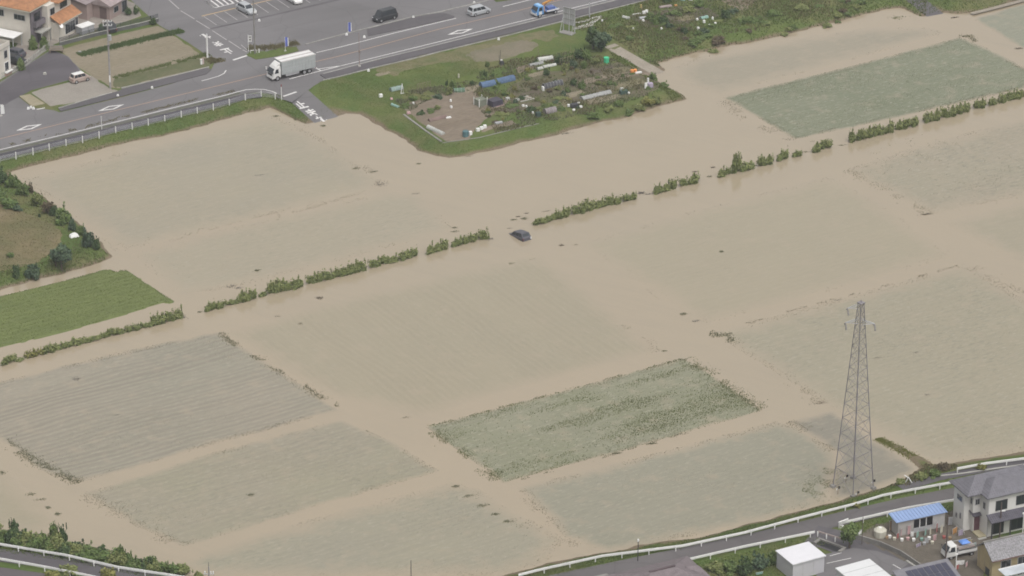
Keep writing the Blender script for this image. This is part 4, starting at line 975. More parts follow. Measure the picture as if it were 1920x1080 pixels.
def tree(name, px, py, z, hgt, rad, m, seed, label, trunk=1.0, n=1500, size=.26, tw=.16, limbs=5):
    x, y = G(px, py, z); zz = max(hz(x, y), 0); o = T(name, label, 'tree', (x, y, zz)); rs = np.random.RandomState(seed)
    b = MB(); top = Vector((rs.uniform(-.15,.15), rs.uniform(-.15,.15), trunk+.35*(hgt-trunk)))
    b.tube((0,0,-.2), top, tw, tw*.55, 8)
    bl = [(0,0,trunk+(hgt-trunk)*.45,rad*.6,rad*.6,(hgt-trunk)*.42)]
    for i in range(limbs):
        a = 6.28*i/limbs+rs.uniform(-.4,.4); rr = rad*rs.uniform(.45,.7); zc = trunk+(hgt-trunk)*rs.uniform(.25,.75)
        e = Vector((rr*math.cos(a), rr*math.sin(a), zc)); b.tube(top*rs.uniform(.55,.95), e, tw*.4, tw*.14, 6)
        bl.append((*e, rad*.42, rad*.42, (hgt-trunk)*.26))
    for i in range(4):
        a = rs.rand()*6.28; rr = rad*.3; bl.append((rr*math.cos(a), rr*math.sin(a), hgt-(hgt-trunk)*.2, rad*.35, rad*.35, (hgt-trunk)*.2))
    b.obj('trunk', m_bark, o)
    inst('crown', crown_mesh('crown', bl, n, size, m, seed, shell=.5), o)
    return o
tree('fruit_tree', 116, 500, .9, 4.2, 1.9, l_blue, 21, 'round green fruit tree with visible trunk on the orchard bank', trunk=1.3)
tree('fruit_tree', 105, 497, .9, 2.6, .9, l_dark, 22, 'smaller dark tree leaning beside the round fruit tree in the orchard', trunk=.6, n=700)
o = T('covered_pile', 'white tarpaulin bundle among the bushes of the orchard shore', 'tarpaulin', (*G(139,444,1), 1.0), .5)
b = MB(); b.frus(-.75,.75,-.5,.5,0,-.55,.5,-.3,.35,.5); b.frus(-.5,.4,-.28,.3,.5,-.25,.2,-.1,.12,.68); b.obj('tarpaulin', m_whitep, o, bevel=.12, smooth=True)
# trees and bushes elsewhere
tree('dark_tree', 1112, 92, 1, 4.0, 1.5, l_dark, 31, 'left dark evergreen tree of the pair above the farm lane', trunk=.5, n=1700)
tree('dark_tree', 1127, 97, 1, 3.6, 1.6, l_blue, 32, 'right dark evergreen tree of the pair above the farm lane', trunk=.4, n=1700)
tree('garden_tree', 1593, 1028, ZB, 3.6, 1.3, l_mid, 33, 'green tree left of the muddy yard by the lower road', trunk=.7, n=1400, size=.2)
for px, py, h, r, k, lab in [(1396,1078,2.4,1.3,'dark','dark bush against the left wall of the front white shed'),(1425,1066,2.2,1.6,'blue','bluish bush left of the front white shed'),
  (1448,1058,1.8,1.0,'mid','small green bush touching the corner of the front white shed'),(1370,1072,1.5,1.5,'mid','low green bush left of the dark shed bush'),(1340,1070,1.3,1.5,'row','low olive bush right of the brown roof'),
  (1730,897,.9,1.2,'row','low green bush on the bank by the white stick bundle'),(1752,893,1.0,1.1,'mid','dark green bush where the bank meets the road right of the pylon'),(1770,878,1.0,1.2,'brown','brownish bush left of the short guardrail'),
  (1604,950,.7,.9,'yellow','yellow green bush under the pylon'),(1688,905,.8,1.0,'row','low bush between the pylon pad and the guardrail'),(1840,880,.9,1.0,'yellow','olive bush beside the short guardrail')]:
    bush(px, py, ZB, r, h, k, lab)
for px, py, h, r, lab in [(62,92,2.6,1.0,'clipped conical tree left of the entrance path of the orange roofed house'),(83,92,2.4,1.0,'clipped conical tree right of the entrance path of the orange roofed house'),(39,131,2.2,.95,'clipped bright green bush inside the white panel fence')]:
    bl = [(0,0,.25,.8,.8,.5),(0,0,.6,.7,.7,.5),(0,0,.95,.45,.45,.4)]
    me = crown_mesh('conical_shrub', bl, 800, .15, l_mid, int(px)); tag(inst('conical_shrub', me, None, (*G(px, py, 1), 1), 0, (r, r, h/1.35)), lab, 'shrub')
# overgrown bushes on the bank at the lower left
k = 0
for row in range(4):
    for i in range(13-row):
        t = (i+.5*(row % 2)+R.uniform(-.2,.2))/12
        px = -10+t*355; py = 1006+t*68+row*6.5*(1-.35*t)-4; 
        if py > 1026+px*.155: continue
        kd = R.choice(('mid','mid','row','dark'))
        bush(px, py, .6, R.uniform(1.1,1.6), R.uniform(1.5,2.3)*(1-.35*t), kd, ORD[i]+' bush from the left in the '+['water side','second','third','guardrail side'][row]+' row of the lower left thicket', group='bushes of the lower left thicket')
for px, py, r, h, kd, lab in [(28,1003,1.0,2.9,'dark','taller dark bush at the left end of the lower left thicket'),(101,1012,.9,3.0,'mid','left stem of the dark upright pair in the lower left thicket'),(118,1015,.8,3.2,'dark','dark upright bush sticking out of the lower left thicket'),
  (226,1048,.8,2.3,'mid','pointed bush right of the middle of the lower left thicket'),(282,1066,.6,1.9,'dark','thin pointed bush near the right end of the lower left thicket'),(370,1084,1.0,1.0,'row','low grassy bush at the right end of the lower left thicket'),
  (130,1078,1.6,1.2,'row','olive bush between road and lower guardrail at the bottom left'),(205,1094,1.4,2.0,'yellow','yellow green bush growing over the lower guardrail at the bottom'),(100,1088,1.4,1.1,'yellow','yellow green bush at the bottom edge left of the broken guardrail')]:
    bush(px, py, .6, r, h, kd, lab)

# ------------------------------------------------------------------ vehicles
def gloss(name, c, rough=.3): return M(name, c, rough, var=.05, spec=.5)
def loft(secs, cap=True):
    """secs: list of rings (same length) -> MB"""
    b = MB(); n = len(secs[0]); v = [p for s in secs for p in s]; f = []
    for i in range(len(secs)-1):
        for k in range(n): f.append((i*n+k, i*n+(k+1) % n, (i+1)*n+(k+1) % n, (i+1)*n+k))
    if cap: f += [tuple(range(n))[::-1], tuple(range((len(secs)-1)*n, len(secs)*n))]
    return b.add(v, f)
def wheel(parent, x, y, r, wd=.2):
    b = MB(); b.tube((0,-wd/2,0),(0,wd/2,0), r, n=16); o = b.obj('wheel', m_black, parent, loc=(x, y, r))
    s = 1 if y > 0 else -1
    b = MB(); b.tube((0,s*(wd/2-.02),0),(0,s*(wd/2+.015),0), r*.62, r*.55, n=12); b.obj('rim', m_rim, o)
def car(label, L, Wd, H, paint, px, py, z, head, cat='car', roofpaint=None, hood=.24, hoodz=.88, trunk=.03, name='car', tailup=.0, rake=.55, belt=.92, loc=None, light=True, white_lamp=False):
    o = T(name, label, cat, loc or (*G(px, py, z), z), head); hw = Wd/2
    x0, x1 = -L/2, L/2; xh = x1-L*hood
    def ring(x, zb, zt, k):
        return [(x,-hw*k*.93,zb),(x,-hw*k,zb+.16),(x,-hw*k,zt-.14),(x,-hw*k*.93,zt),(x,hw*k*.93,zt),(x,hw*k,zt-.14),(x,hw*k,zb+.16),(x,hw*k*.93,zb)]
    b = loft([ring(x0, .34, belt-.12, .88), ring(x0+.12, .24, belt, .97), ring(x0+L*.25, .2, belt+.01, 1), ring(xh-.1, .2, belt, 1), ring(xh+(x1-xh)*.6, .2, hoodz-.03, .98), ring(x1-.12, .24, hoodz-.14, .92), ring(x1, .34, hoodz-.32, .78)])
    b.obj('body', paint, o, bevel=.03)
    # cabin: bottom outline at the belt, smaller outline at the roof
    a0, a1 = x0+.06+trunk*L, xh+.1; t0, t1 = a0+.22+tailup, a1-rake; wb, wt = hw*.93, hw*.78; zb, zt = belt-.02, H-.05
    b = MB(); b.frus(a0, a1, -wb, wb, zb, t0, t1, -wt, wt, zt); b.obj('pillars', paint, o)
    b = MB(); b.frus(t0-.03, t1+.03, -wt-.02, wt+.02, zt-.02, t0+.12, t1-.12, -wt+.12, wt-.12, H); b.obj('roof', roofpaint or paint, o, bevel=.03)
    def lerp(p, q, t): return tuple(p[i]+(q[i]-p[i])*t for i in range(3))
    def pane(name, A, B, Cc, D, u0, u1, v0, v1):    # A,B bottom, C,D top (D over A)
        f = lambda u, v: lerp(lerp(A, B, u), lerp(D, Cc, u), v)
        m = MB(); m.quad(f(u0,v0), f(u1,v0), f(u1,v1), f(u0,v1), .015); m.obj(name, m_glass, o)
    pane('windscreen', (a1,-wb,zb),(a1,wb,zb),(t1,wt,zt),(t1,-wt,zt), .07,.93,.08,.93)
    pane('rear_window', (a0,wb,zb),(a0,-wb,zb),(t0,-wt,zt),(t0,wt,zt), .1,.9,.2,.9)
    for A, B, Cc, D in (((a0,-wb,zb),(a1,-wb,zb),(t1,-wt,zt),(t0,-wt,zt)), ((a1,wb,zb),(a0,wb,zb),(t0,wt,zt),(t1,wt,zt))):
        rev = A[1] > 0
        for u0, u1 in ((.06,.3),(.33,.6),(.63,.93)):
            if rev: u0, u1 = 1-u1, 1-u0
            pane('side_window', A, B, Cc, D, u0, u1, .12, .9)
    r = min(.34, H*.2)
    for x in (x0+L*.19, x1-L*.19):
        for y in (-hw+.08, hw-.08): wheel(o, x, y, r if H < 1.85 else .33)
    for s in (-1, 1):
        b = MB(); b.box(x1-.14, x1-.03, s*hw*.68-.13, s*hw*.68+.13, hoodz-.34, hoodz-.2); b.obj('headlight', m_lamp, o)
        b = MB(); b.box(x0+.0, x0+.1, s*hw*.8-.08, s*hw*.8+.08, belt-.42, belt-.1); b.obj('tail_light', m_red if not (white_lamp and s < 0) else m_lamp, o)
        b = MB(); b.box(a1-.45, a1-.33, s*(hw+.02)-.09, s*(hw+.02)+.09, belt+.02, belt+.16); b.obj('mirror', paint, o)
    b = MB(); b.box(x0-.03, x0+.06, -hw*.82, hw*.82, .3, .5); b.obj('bumper', paint, o)
    b = MB(); b.box(x1-.1, x1+.02, -hw*.72, hw*.72, .28, .48); b.obj('bumper', paint, o)
    return o
A_ = ALPHA; AR = math.radians(34.4)
c_white = gloss('white_car_paint', (.62,.61,.59)); c_pink = gloss('beige_pink_paint', (.36,.285,.25)); c_silver = gloss('silver_car_paint', (.36,.37,.38), .28)
c_black = gloss('black_car_paint', (.03,.032,.036), .2); c_gun = gloss('gunmetal_paint', (.07,.068,.08), .3); c_blue = gloss('blue_truck_paint', (.09,.25,.5)); c_orange = gloss('orange_crane_paint', (.5,.24,.06))
car('small beige pink car with white roof parked on the pale gravel yard', 3.4, 1.48, 1.62, c_pink, 150, 152.5, 1, math.radians(36), roofpaint=c_white, hood=.2, hoodz=.95, rake=.5, belt=.98)
car('silver sedan with white front parked in the lot at the top, facing the road', 4.4, 1.7, 1.5, c_silver, 462, 22, 1, A_-math.pi/2+.1, hood=.27, trunk=.1, rake=.7)
car('white car at the top edge of the parking lot', 3.9, 1.65, 1.5, c_white, 551, 3, 1, A_-math.pi/2, hood=.22)
car('black minivan driving left across the lot beyond the dark planting strip', 4.5, 1.75, 1.95, c_black, 722, 37, 1, A_+math.pi+.1, hood=.16, hoodz=1.0, rake=.5, belt=1.05, cat='van')
car('silver minivan on the road right of the white diamond marking', 4.1, 1.7, 1.62, c_silver, 898, 26, 1, AR, hood=.2, rake=.7)
car('black car parked beside the dark boundary wall at the top left', 3.4, 1.6, 1.6, c_black, 206, 57, 1, math.radians(115), hood=.2)
car('dark grey car in the carport of the orange roofed house, the upper one', 4.0, 1.65, 1.45, c_gun, 27, 105, 1, math.radians(150), hood=.25, trunk=.08)
car('dark car in the carport of the orange roofed house, the lower one', 4.0, 1.65, 1.5, c_black, 29, 119, 1, math.radians(-28), hood=.25)
car('white car cut by the lower right corner of the picture', 3.8, 1.6, 1.5, c_white, 1921, 1081, ZB, math.radians(24), hood=.2)
sc = car('dark grey hatchback sunk to its windows in the flood', 4.15, 1.72, 1.52, c_gun, 974, 443, 0, A_+math.pi/2, hood=.24, rake=.75, tailup=.12, trunk=.01, white_lamp=True)
sc.location.z = -.62; sc.rotation_euler = (math.radians(1.5), math.radians(7.5), A_+math.pi/2+.06)

# box truck
def box_truck():
    o = T('box_truck', 'white cab box truck with ribbed silver cargo body turning at the junction', 'truck', (*G(546, 141, ZL), ZL), AR+math.pi-.02)
    wt = c_white; L0, L1_ = -4.1, 4.1
    b = loft([[(2.55,-1.05,.55),(2.55,-1.08,1.5),(2.55,-1.02,2.45),(2.55,1.02,2.45),(2.55,1.08,1.5),(2.55,1.05,.55)],
              [(3.3,-1.05,.5),(3.3,-1.08,1.5),(3.3,-1.0,2.42),(3.3,1.0,2.42),(3.3,1.08,1.5),(3.3,1.05,.5)],
              [(3.75,-1.05,.5),(3.85,-1.07,1.4),(3.45,-.97,2.3),(3.45,.97,2.3),(3.85,1.07,1.4),(3.75,1.05,.5)],
              [(4.1,-.98,.5),(4.1,-1.0,1.3),(3.58,-.9,2.22),(3.58,.9,2.22),(4.1,1.0,1.3),(4.1,.98,.5)]])
    b.obj('cab', wt, o, bevel=.05)
    b = MB(); b.quad((4.1,-.93,1.38),(4.1,.93,1.38),(3.66,.84,2.14),(3.66,-.84,2.14), .03); b.obj('windscreen', m_glass, o)
    for s in (-1, 1):
        b = MB(); b.frus(3.0,3.75,s*1.075-.015,s*1.075+.015,1.4,3.0,3.5,s*1.03-.015,s*1.03+.015,2.1); b.obj('side_window', m_glass, o)
        b = MB(); b.box(4.02,4.13,s*.78-.14,s*.78+.14,.72,.92); b.obj('headlight', m_lamp, o)
        b = MB(); b.beam((3.9,s*1.0,2.0),(4.05,s*1.28,2.0),.04,.04); b.box(3.98,4.1,s*1.28-.1,s*1.28+.1,1.55,2.02); b.obj('mirror', wt, o)
        b = MB(); b.box(L0+.02,L0-.03,s*1.0-.1,s*1.0+.1,.75,1.0); b.obj('tail_light', m_red, o)
        b = MB(); b.box(-1.0,1.6,s*1.0-.05,s*1.0+.05,.5,.9); b.obj('side_guard', m_galv, o)
    b = MB(); b.frus(2.6,3.5,-.85,.85,2.42,2.5,2.75,-.8,.8,3.0); b.obj('roof_deflector', wt, o, bevel=.04)
    b = MB(); b.box(4.0,4.16,-1.02,1.02,.42,.68); b.obj('bumper', wt, o, bevel=.03)
    b = MB(); b.box(4.1,4.13,-.6,.6,.98,1.28); b.obj('grille', m_dark, o)
    b = MB(); b.box(L0,3.4,-.4,.4,.55,.85); b.obj('chassis', m_dark, o)
    m_cargo = gloss('cargo_silver', (.36,.38,.375), .4)
    b = MB(); b.box(L0,2.4,-1.15,1.15,.95,3.2); b.obj('cargo_body', m_cargo, o)
    b = MB(); b.box(L0-.03,2.43,-1.2,1.2,3.2,3.27); b.obj('cargo_roof', c_white, o)
    b = MB(); b.box(L0-.05,2.46,-1.17,-1.08,3.27,3.33); b.box(L0-.05,2.46,1.08,1.17,3.27,3.33); b.box(L0-.04,2.45,-.15,.15,3.27,3.3); b.obj('roof_rail', M('rail_pinkish', (.42,.37,.37)), o)
    rib = MB().box(-.03,.03,-.02,.02,.98,3.18).mesh('rib', m_galv)
    for s in (-1, 1):
        for i in range(11): inst('rib', rib, o, (L0+.1+i*.62, s*1.165, 0))
        for zz in (1.35,1.9,2.5): MB().box(L0+.05,2.38,s*1.158-.012,s*1.158+.012,zz,zz+.06).obj('side_rail', m_galv, o)
    for x in (3.2,-2.0,-2.95):
        for s in (-1, 1): wheel(o, x, s*.93, .44, .28)
    return o
box_truck()

def crane_truck():
    o = T('crane_truck', 'small blue flatbed truck with orange crane arm, on the road behind the signboard', 'truck', (*G(1021, 27, ZL), ZL), AR+math.pi)
    b = loft([[(.75,-.9,.5),(.75,-.92,1.3),(.75,-.85,2.05),(.75,.85,2.05),(.75,.92,1.3),(.75,.9,.5)],[(1.9,-.9,.5),(1.95,-.92,1.25),(1.65,-.82,2.0),(1.65,.82,2.0),(1.95,.92,1.25),(1.9,.9,.5)],[(2.25,-.86,.5),(2.25,-.88,1.2),(1.78,-.76,1.95),(1.78,.76,1.95),(2.25,.88,1.2),(2.25,.86,.5)]])
    b.obj('cab', c_blue, o, bevel=.05)
    MB().frus(.85,1.7,-.75,.75,2.05,.95,1.6,-.65,.65,2.15).obj('cab_roof', gloss('pale_blue_paint', (.25,.45,.68)), o, bevel=.04)
    MB().quad((2.25,-.8,1.25),(2.25,.8,1.25),(1.84,.7,1.88),(1.84,-.7,1.88), .03).obj('windscreen', m_glass, o)
    MB().box(2.2,2.3,-.9,.9,.4,.72).obj('bumper', c_white, o, bevel=.02)
    for s in (-1, 1):
        MB().frus(1.05,1.85,s*.92-.015,s*.92+.015,1.25,1.1,1.65,s*.87-.015,s*.87+.015,1.85).obj('side_window', m_glass, o)
        MB().box(1.2,1.8,s*.935-.02,s*.935+.02,.6,1.15).obj('door', c_white, o)
        MB().box(2.2,2.28,s*.7-.12,s*.7+.12,.8,.98).obj('headlight', m_lamp, o)
        MB().box(-2.45,.1,s*.93-.03,s*.93+.03,.75,1.0).obj('side_gate', c_white, o)
    MB().box(-2.5,.1,-.92,.92,.68,.78).obj('flat_bed', gloss('bed_blue', (.1,.17,.36)), o)
    MB().box(-2.5,.7,-.35,.35,.45,.68).obj('chassis', m_dark, o)
    b = MB(); b.box(.2,.6,-.3,.3,.68,1.5); b.tube((.4,0,1.5),(.4,0,2.1),.16,.13); b.obj('crane_base', c_orange, o)
    b = MB(); b.beam((.4,0,2.05),(-1.5,.1,2.5),.26,.28); b.beam((-1.5,.1,2.5),(-1.9,.1,2.25),.18,.2); b.obj('crane_arm', c_orange, o)
    b = MB(); b.tube((.3,0,1.6),(-.6,.05,2.15),.07); b.obj('crane_ram', m_red, o)
    MB().box(-1.9,-.5,-.6,.5,.78,1.25).obj('load', gloss('load_blue', (.08,.13,.32)), o)
    for x in (1.6,-1.7):
        for s in (-1, 1): wheel(o, x, s*.8, .34, .22)
crane_truck()

def light_truck():
    o = T('light_truck', 'white light truck loaded with gear and a blue tarp in the muddy yard', 'truck', (*G(1797, 1041, ZB), ZB), math.radians(24+178))
    b = loft([[(.7,-.82,.45),(.7,-.85,1.2),(.7,-.76,1.95),(.7,.76,1.95),(.7,.85,1.2),(.7,.82,.45)],[(1.8,-.82,.45),(1.85,-.85,1.15),(1.45,-.74,1.92),(1.45,.74,1.92),(1.85,.85,1.15),(1.8,.82,.45)],[(2.1,-.78,.45),(2.1,-.8,1.1),(1.58,-.68,1.86),(1.58,.68,1.86),(2.1,.8,1.1),(2.1,.78,.45)]])
    b.obj('cab', c_white, o, bevel=.05)
    MB().quad((2.1,-.73,1.14),(2.1,.73,1.14),(1.64,.62,1.8),(1.64,-.62,1.8), .03).obj('windscreen', m_glass, o)
    for s in (-1, 1):
        MB().frus(.95,1.75,s*.85-.015,s*.85+.015,1.15,1.0,1.5,s*.79-.015,s*.79+.015,1.78).obj('side_window', m_glass, o)
        MB().box(-2.2,.6,s*.86-.02,s*.86+.02,.72,1.08).obj('side_gate', c_white, o)
        MB().box(2.02,2.12,s*.6-.12,s*.6+.12,.72,.9).obj('headlight', m_lamp, o)
        MB().beam((1.85,s*.82,1.5),(1.95,s*1.02,1.5),.03,.03).box(1.9,1.98,s*1.02-.07,s*1.02+.07,1.3,1.52).obj('mirror', m_dark, o)
    MB().box(-2.2,.6,-.86,.86,.62,.72).obj('bed', m_galv, o)
    MB().box(2.05,2.16,-.8,.8,.4,.62).obj('bumper', c_white, o, bevel=.02)
    MB().box(-2.2,-2.14,-.86,.86,.72,1.08).obj('tail_gate', c_white, o)
    b = MB()
    for x in (-2.1,.5):
        for s in (-1, 1): b.box(x-.03,x+.03,s*.8-.03,s*.8+.03,.72,1.75)
    for s in (-1, 1): b.box(-2.15,.55,s*.8-.03,s*.8+.03,1.7,1.76)
    b.obj('rack', m_galv, o)
    for x in (1.45,-1.5):
        for s in (-1, 1): wheel(o, x, s*.72, .28, .16)
    t = T('blue_tarp', 'bright blue tarp heap on top of the light truck load', 'tarp', (0,0,0)); t.location = o.matrix_basis @ Vector((-.7,0,1.76)); t.rotation_euler.z = o.rotation_euler.z
    MB().frus(-.75,.6,-.6,.6,0,-.4,.3,-.3,.25,.3).obj('tarp', gloss('tarp_blue', (.1,.22,.55), .6), t, bevel=.08, smooth=True)
    t = T('cargo_board', 'pinkish boards lying on the rack of the light truck', 'boards', (0,0,0)); t.location = o.matrix_basis @ Vector((-.8,0,1.1)); t.rotation_euler.z = o.rotation_euler.z
    for i in range(4): MB().box(-1.25,1.2,-.7+i*.36,-.38+i*.36,i*.03,.2+.02*i).obj('board', M('board', (.3,.25,.23)), t)
light_truck()

# ------------------------------------------------------------------ buildings
def window(parent, x, y, nrm, wd, h, z0, frame=None, glass=None, split=1):
    """window on a wall; (x, y) centre on the wall face, nrm = outward direction in degrees"""
    a = math.radians(nrm); fr = MB(); t = .07
    fr.box(-.0,.06,-wd/2-t,wd/2+t,-t,h+t); f = fr.obj('window', frame or m_whitep, parent, loc=(x, y, z0)); f.rotation_euler.z = a
    for k in range(split+1):
        w0 = -wd/2+wd*k/(split+1)+.03; w1 = -wd/2+wd*(k+1)/(split+1)-.03
        MB().box(.062,.085,w0,w1,.04,h-.04).obj('pane', glass or m_glass, f)
def hip(x0, x1, y0, y1, z, rise, oh=.5, ridge='x'):
    x0 -= oh; x1 += oh; y0 -= oh; y1 += oh; b = MB(); cx, cy = (x0+x1)/2, (y0+y1)/2
    if ridge == 'x': k = min((y1-y0)/2, (x1-x0)/2-.01); r = [(x0+k, cy, z+rise), (x1-k, cy, z+rise)]; fs = [(0,1,5,4),(1,2,5),(2,3,4,5),(3,0,4)]
    else: k = min((x1-x0)/2, (y1-y0)/2-.01); r = [(cx, y0+k, z+rise), (cx, y1-k, z+rise)]; fs = [(0,1,4),(1,2,5,4),(2,3,5),(3,0,4,5)]
    v = [(x0,y0,z),(x1,y0,z),(x1,y1,z),(x0,y1,z)]+r
    v += [(x0,y0,z-.14),(x1,y0,z-.14),(x1,y1,z-.14),(x0,y1,z-.14)]
    fs = fs+[(6,7,1,0),(7,8,2,1),(8,9,3,2),(9,6,0,3),(9,8,7,6)]
    b.add(v, fs); return b, r, (x0, x1, y0, y1)
def lean(x0, x1, y0, y1, z_low, z_high, low='y0', th=.12):
    zz = {'y0': (z_low,z_low,z_high,z_high), 'y1': (z_high,z_high,z_low,z_low), 'x0': (z_low,z_high,z_high,z_low), 'x1': (z_high,z_low,z_low,z_high)}[low]
    c = [(x0,y0),(x1,y0),(x1,y1),(x0,y1)]
    return MB().add([(*c[i], zz[i]) for i in range(4)]+[(*c[i], zz[i]-th) for i in range(4)], [(0,1,2,3),(7,6,5,4),(4,5,1,0),(5,6,2,1),(6,7,3,2),(7,4,0,3)])
def roof_mat(name, c, rot, lam=.3, var=.15, mott=.0):
    q = NB(name); f = q.noise(1.5, detail=5); g = q.noise(6, detail=3)
    cc = q.mix(f, mul(c, 1-var), mul(c, 1+var))
    if mott: cc = q.mix(q.math('MULTIPLY', q.noise(4.5, detail=5, rough=.8, lo=.42, hi=.6), mott), cc, mul(c, 2.2))
    sx = q.n('ShaderNodeSeparateXYZ'); q.l(q.mapped(-rot), sx.inputs[0])
    wv = q.math('ADD', q.math('SINE', q.math('MULTIPLY', sx.outputs[1], 2*math.pi/lam)), q.math('SINE', q.math('MULTIPLY', sx.outputs[0], 2*math.pi/lam)))
    q.col(cc); q.rough(.7); q.bump(wv, .35, .03); return q.m
# orange roofed house at the top left
h = T('orange_roofed_house', 'cream two storey house with orange tiled roofs at the top left corner', 'house', (*G(57,86,1), 1), math.radians(62))
m_cream = M('cream_render', (.55,.51,.45), var=.06); m_or = roof_mat('orange_tiles', (.32,.15,.07), math.radians(62), var=.22); m_greyw = M('mauve_grey_wall', (.17,.15,.165), var=.15); m_wfr = M('pale_window_frame', (.35,.34,.34)); m_eave = M('eave_board', (.45,.43,.36))
MB().box(0,10.4,0,6.6,0,6.55).obj('wall', m_cream, h)
MB().box(.25,3.4,-.32,0.0,0,6.1).obj('recess_wall', m_greyw, h)
MB().box(3.4,10.4,-1.5,-.002,0,6.3).obj('front_wall', m_cream, h)
b, r, e = hip(-.1,10.5,-.2,6.7,6.6,2.0,.45); b.obj('roof', m_or, h)
MB().beam((r[0][0],r[0][1],r[0][2]+.06),(r[1][0],r[1][1],r[1][2]+.06),.3,.16).obj('ridge', m_or, h)
b = hip(5.9,9.9,-2.0,2.2,6.35,1.2,.4,'y')[0]; b.obj('front_roof', m_or, h)
b = MB(); b.box(-.6,11,-.72,-.62,6.3,6.45); b.box(-.62,-.52,-.7,7.2,6.3,6.45); b.obj('gutter', m_eave, h)
MB().box(4.4,10.2,-3.05,-1.502,0,3.1).obj('porch_room', m_cream, h)
lean(4.0,10.6,-3.6,-1.51,3.15,4.3).obj('porch_roof', m_or, h)
MB().box(4.0,10.6,-3.62,-3.55,2.98,3.13).obj('porch_gutter', m_eave, h)
window(h, 7.6, -3.05, -90, 3.0, 1.9, .5, split=3); window(h, 9.6, -3.05, -90, .7, 1.9, .5, m_greyw)
window(h, 4.8, -1.5, -90, 1.3, 1.2, 4.35, m_wfr); window(h, 8.2, -1.5, -90, 2.0, 1.5, 4.6, m_greyw, split=2)
window(h, 1.9, -.32, -90, 1.9, 1.5, 4.1, m_greyw); window(h, 1.6, -.32, -90, 1.2, 1.0, 2.5, m_greyw)
window(h, 0, 1.9, 180, 2.2, .95, 4.4, m_wfr, split=2); window(h, 0, 5.6, 180, .9, 1.1, 4.5, m_wfr)
MB().box(.9,3.9,-1.9,-.33,2.2,2.4).obj('porch_canopy', m_conc, h)
for x in (1.1,3.7): MB().box(x-.1,x+.1,-1.8,-1.6,0,2.2).obj('canopy_post', m_conc, h)
MB().box(1.8,2.8,-.4,-.322,0,2.1).obj('front_door', m_dark, h)
b = MB(); b.box(.5,3.3,-1.1,-1.02,3.4,4.3); b.box(.5,.58,-1.02,-.33,3.4,4.3); b.box(3.22,3.3,-1.02,-.33,3.4,4.3); b.box(.5,3.3,-1.1,-.33,3.3,3.42); b.obj('balcony', m_greyw, h)
d = T('satellite_dish', 'white satellite dish on the corner of the orange porch roof', 'dish', (0,0,0)); d.location = h.matrix_basis @ Vector((4.2,-3.3,2.7)); d.rotation_euler.z = math.radians(62)
b = MB(); b.tube((0,0,0),(0,-.3,.1),.03); b.tube((0,-.3,.1),(-.05,-.42,.18),.1,.38,12); b.obj('dish', m_whitep, d)
b = T('carport', 'white flat carport roof beside the wall of the orange roofed house', 'carport', (0,0,0)); b.location = h.matrix_basis @ Vector((0,0,0)); b.rotation_euler.z = math.radians(62)
MB().box(-3.2,-.3,1.2,6.8,2.15,2.27).obj('roof', m_whitep, b)
for x, y in ((-3.0,1.4),(-3.0,6.6),(-.5,1.4),(-.5,6.6)): MB().box(x-.06,x+.06,y-.06,y+.06,0,2.15).obj('post', m_galv, b)
ngon('forecourt', PW([(100,84),(150,62),(215,48),(265,30),(255,8),(225,-6),(100,10),(57,50),(20,100),(0,150),(95,90)], 1), 1.012, M('forecourt_ground', (.22,.195,.17), var=.2))
# neighbour at the left edge
h = T('edge_house', 'narrow cream house with balcony cut by the left edge below the orange roofed house', 'house', (*G(19,138,1), 1), math.radians(62))
MB().box(-3.6,0,0,7,0,5.0).obj('wall', m_cream, h)
MB().box(-3.8,.15,-.15,7,5.0,5.14).obj('terrace_slab', m_conc, h)
b = MB(); b.box(-3.8,.15,-.15,-.05,5.14,5.9); b.box(.05,.15,-.05,5,5.14,5.9); b.obj('parapet', m_cream, h)
MB().box(-3.2,-1.6,1.4,5,5.14,6.8).obj('upper_room', m_cream, h); lean(-3.5,-1.2,1.0,5.3,6.8,7.1).obj('roof', m_or, h)
window(h, -.9, 0, -90, 1.0, 1.5, .9, m_whitep); window(h, -1.0, 0, -90, .8, 1.3, 3.2, m_wfr); window(h, 0, 1.3, 0, 1.1, 1.2, 3.2, m_wfr)
MB().box(-1.6,.2,-.5,-.002,.65,.85).obj('sill', m_whitep, h); MB().box(-1.6,.1,-.3,-.003,0,.64).obj('brick_plinth', M('brick_plinth', (.26,.18,.15), var=.3), h)
MB().box(.03,.3,.0,.25,0,5).obj('downpipe', m_whitep, h)
# pinkish house at the top
h = T('pink_house', 'dusty pink single storey house with mauve roof right of the orange roofed house', 'house', (*G(206,38,1), 1), math.radians(62))
m_pink = M('dusty_pink_wall', (.29,.225,.205), var=.08); m_mauve = roof_mat('mauve_roof', (.29,.235,.23), math.radians(62))
MB().box(0,5.6,0,3.4,0,2.75).obj('wall', m_pink, h)
b = MB(); b.add([(-.4,-.5,2.7),(6,-.5,2.7),(6,3.9,2.7),(-.4,3.9,2.7),(-.4,1.7,3.7),(6,1.7,3.7),(-.4,-.5,2.56),(6,-.5,2.56),(6,3.9,2.56),(-.4,3.9,2.56)], [(0,1,5,4),(2,3,4,5),(1,2,5),(3,0,4),(6,7,1,0),(7,8,2,1),(8,9,3,2),(9,6,0,3),(9,8,7,6)]); b.obj('roof', m_mauve, h)
MB().box(-.06,-.002,.6,2.0,0,2.1).obj('door', M('brown_door', (.12,.085,.08)), h)
window(h, 2.0, 0, -90, 1.3, 1.0, .9, m_wfr); window(h, 4.6, 0, -90, 1.5, 1.9, .2, m_wfr, split=1)
MB().box(-1.8,4.8,3.45,9.5,0,3.0).obj('rear_wall', m_pink, h); lean(-2.2,5.2,3.3,10,3.02,4.4).obj('rear_roof', M('mauve_sheet_roof', (.23,.19,.19)), h)
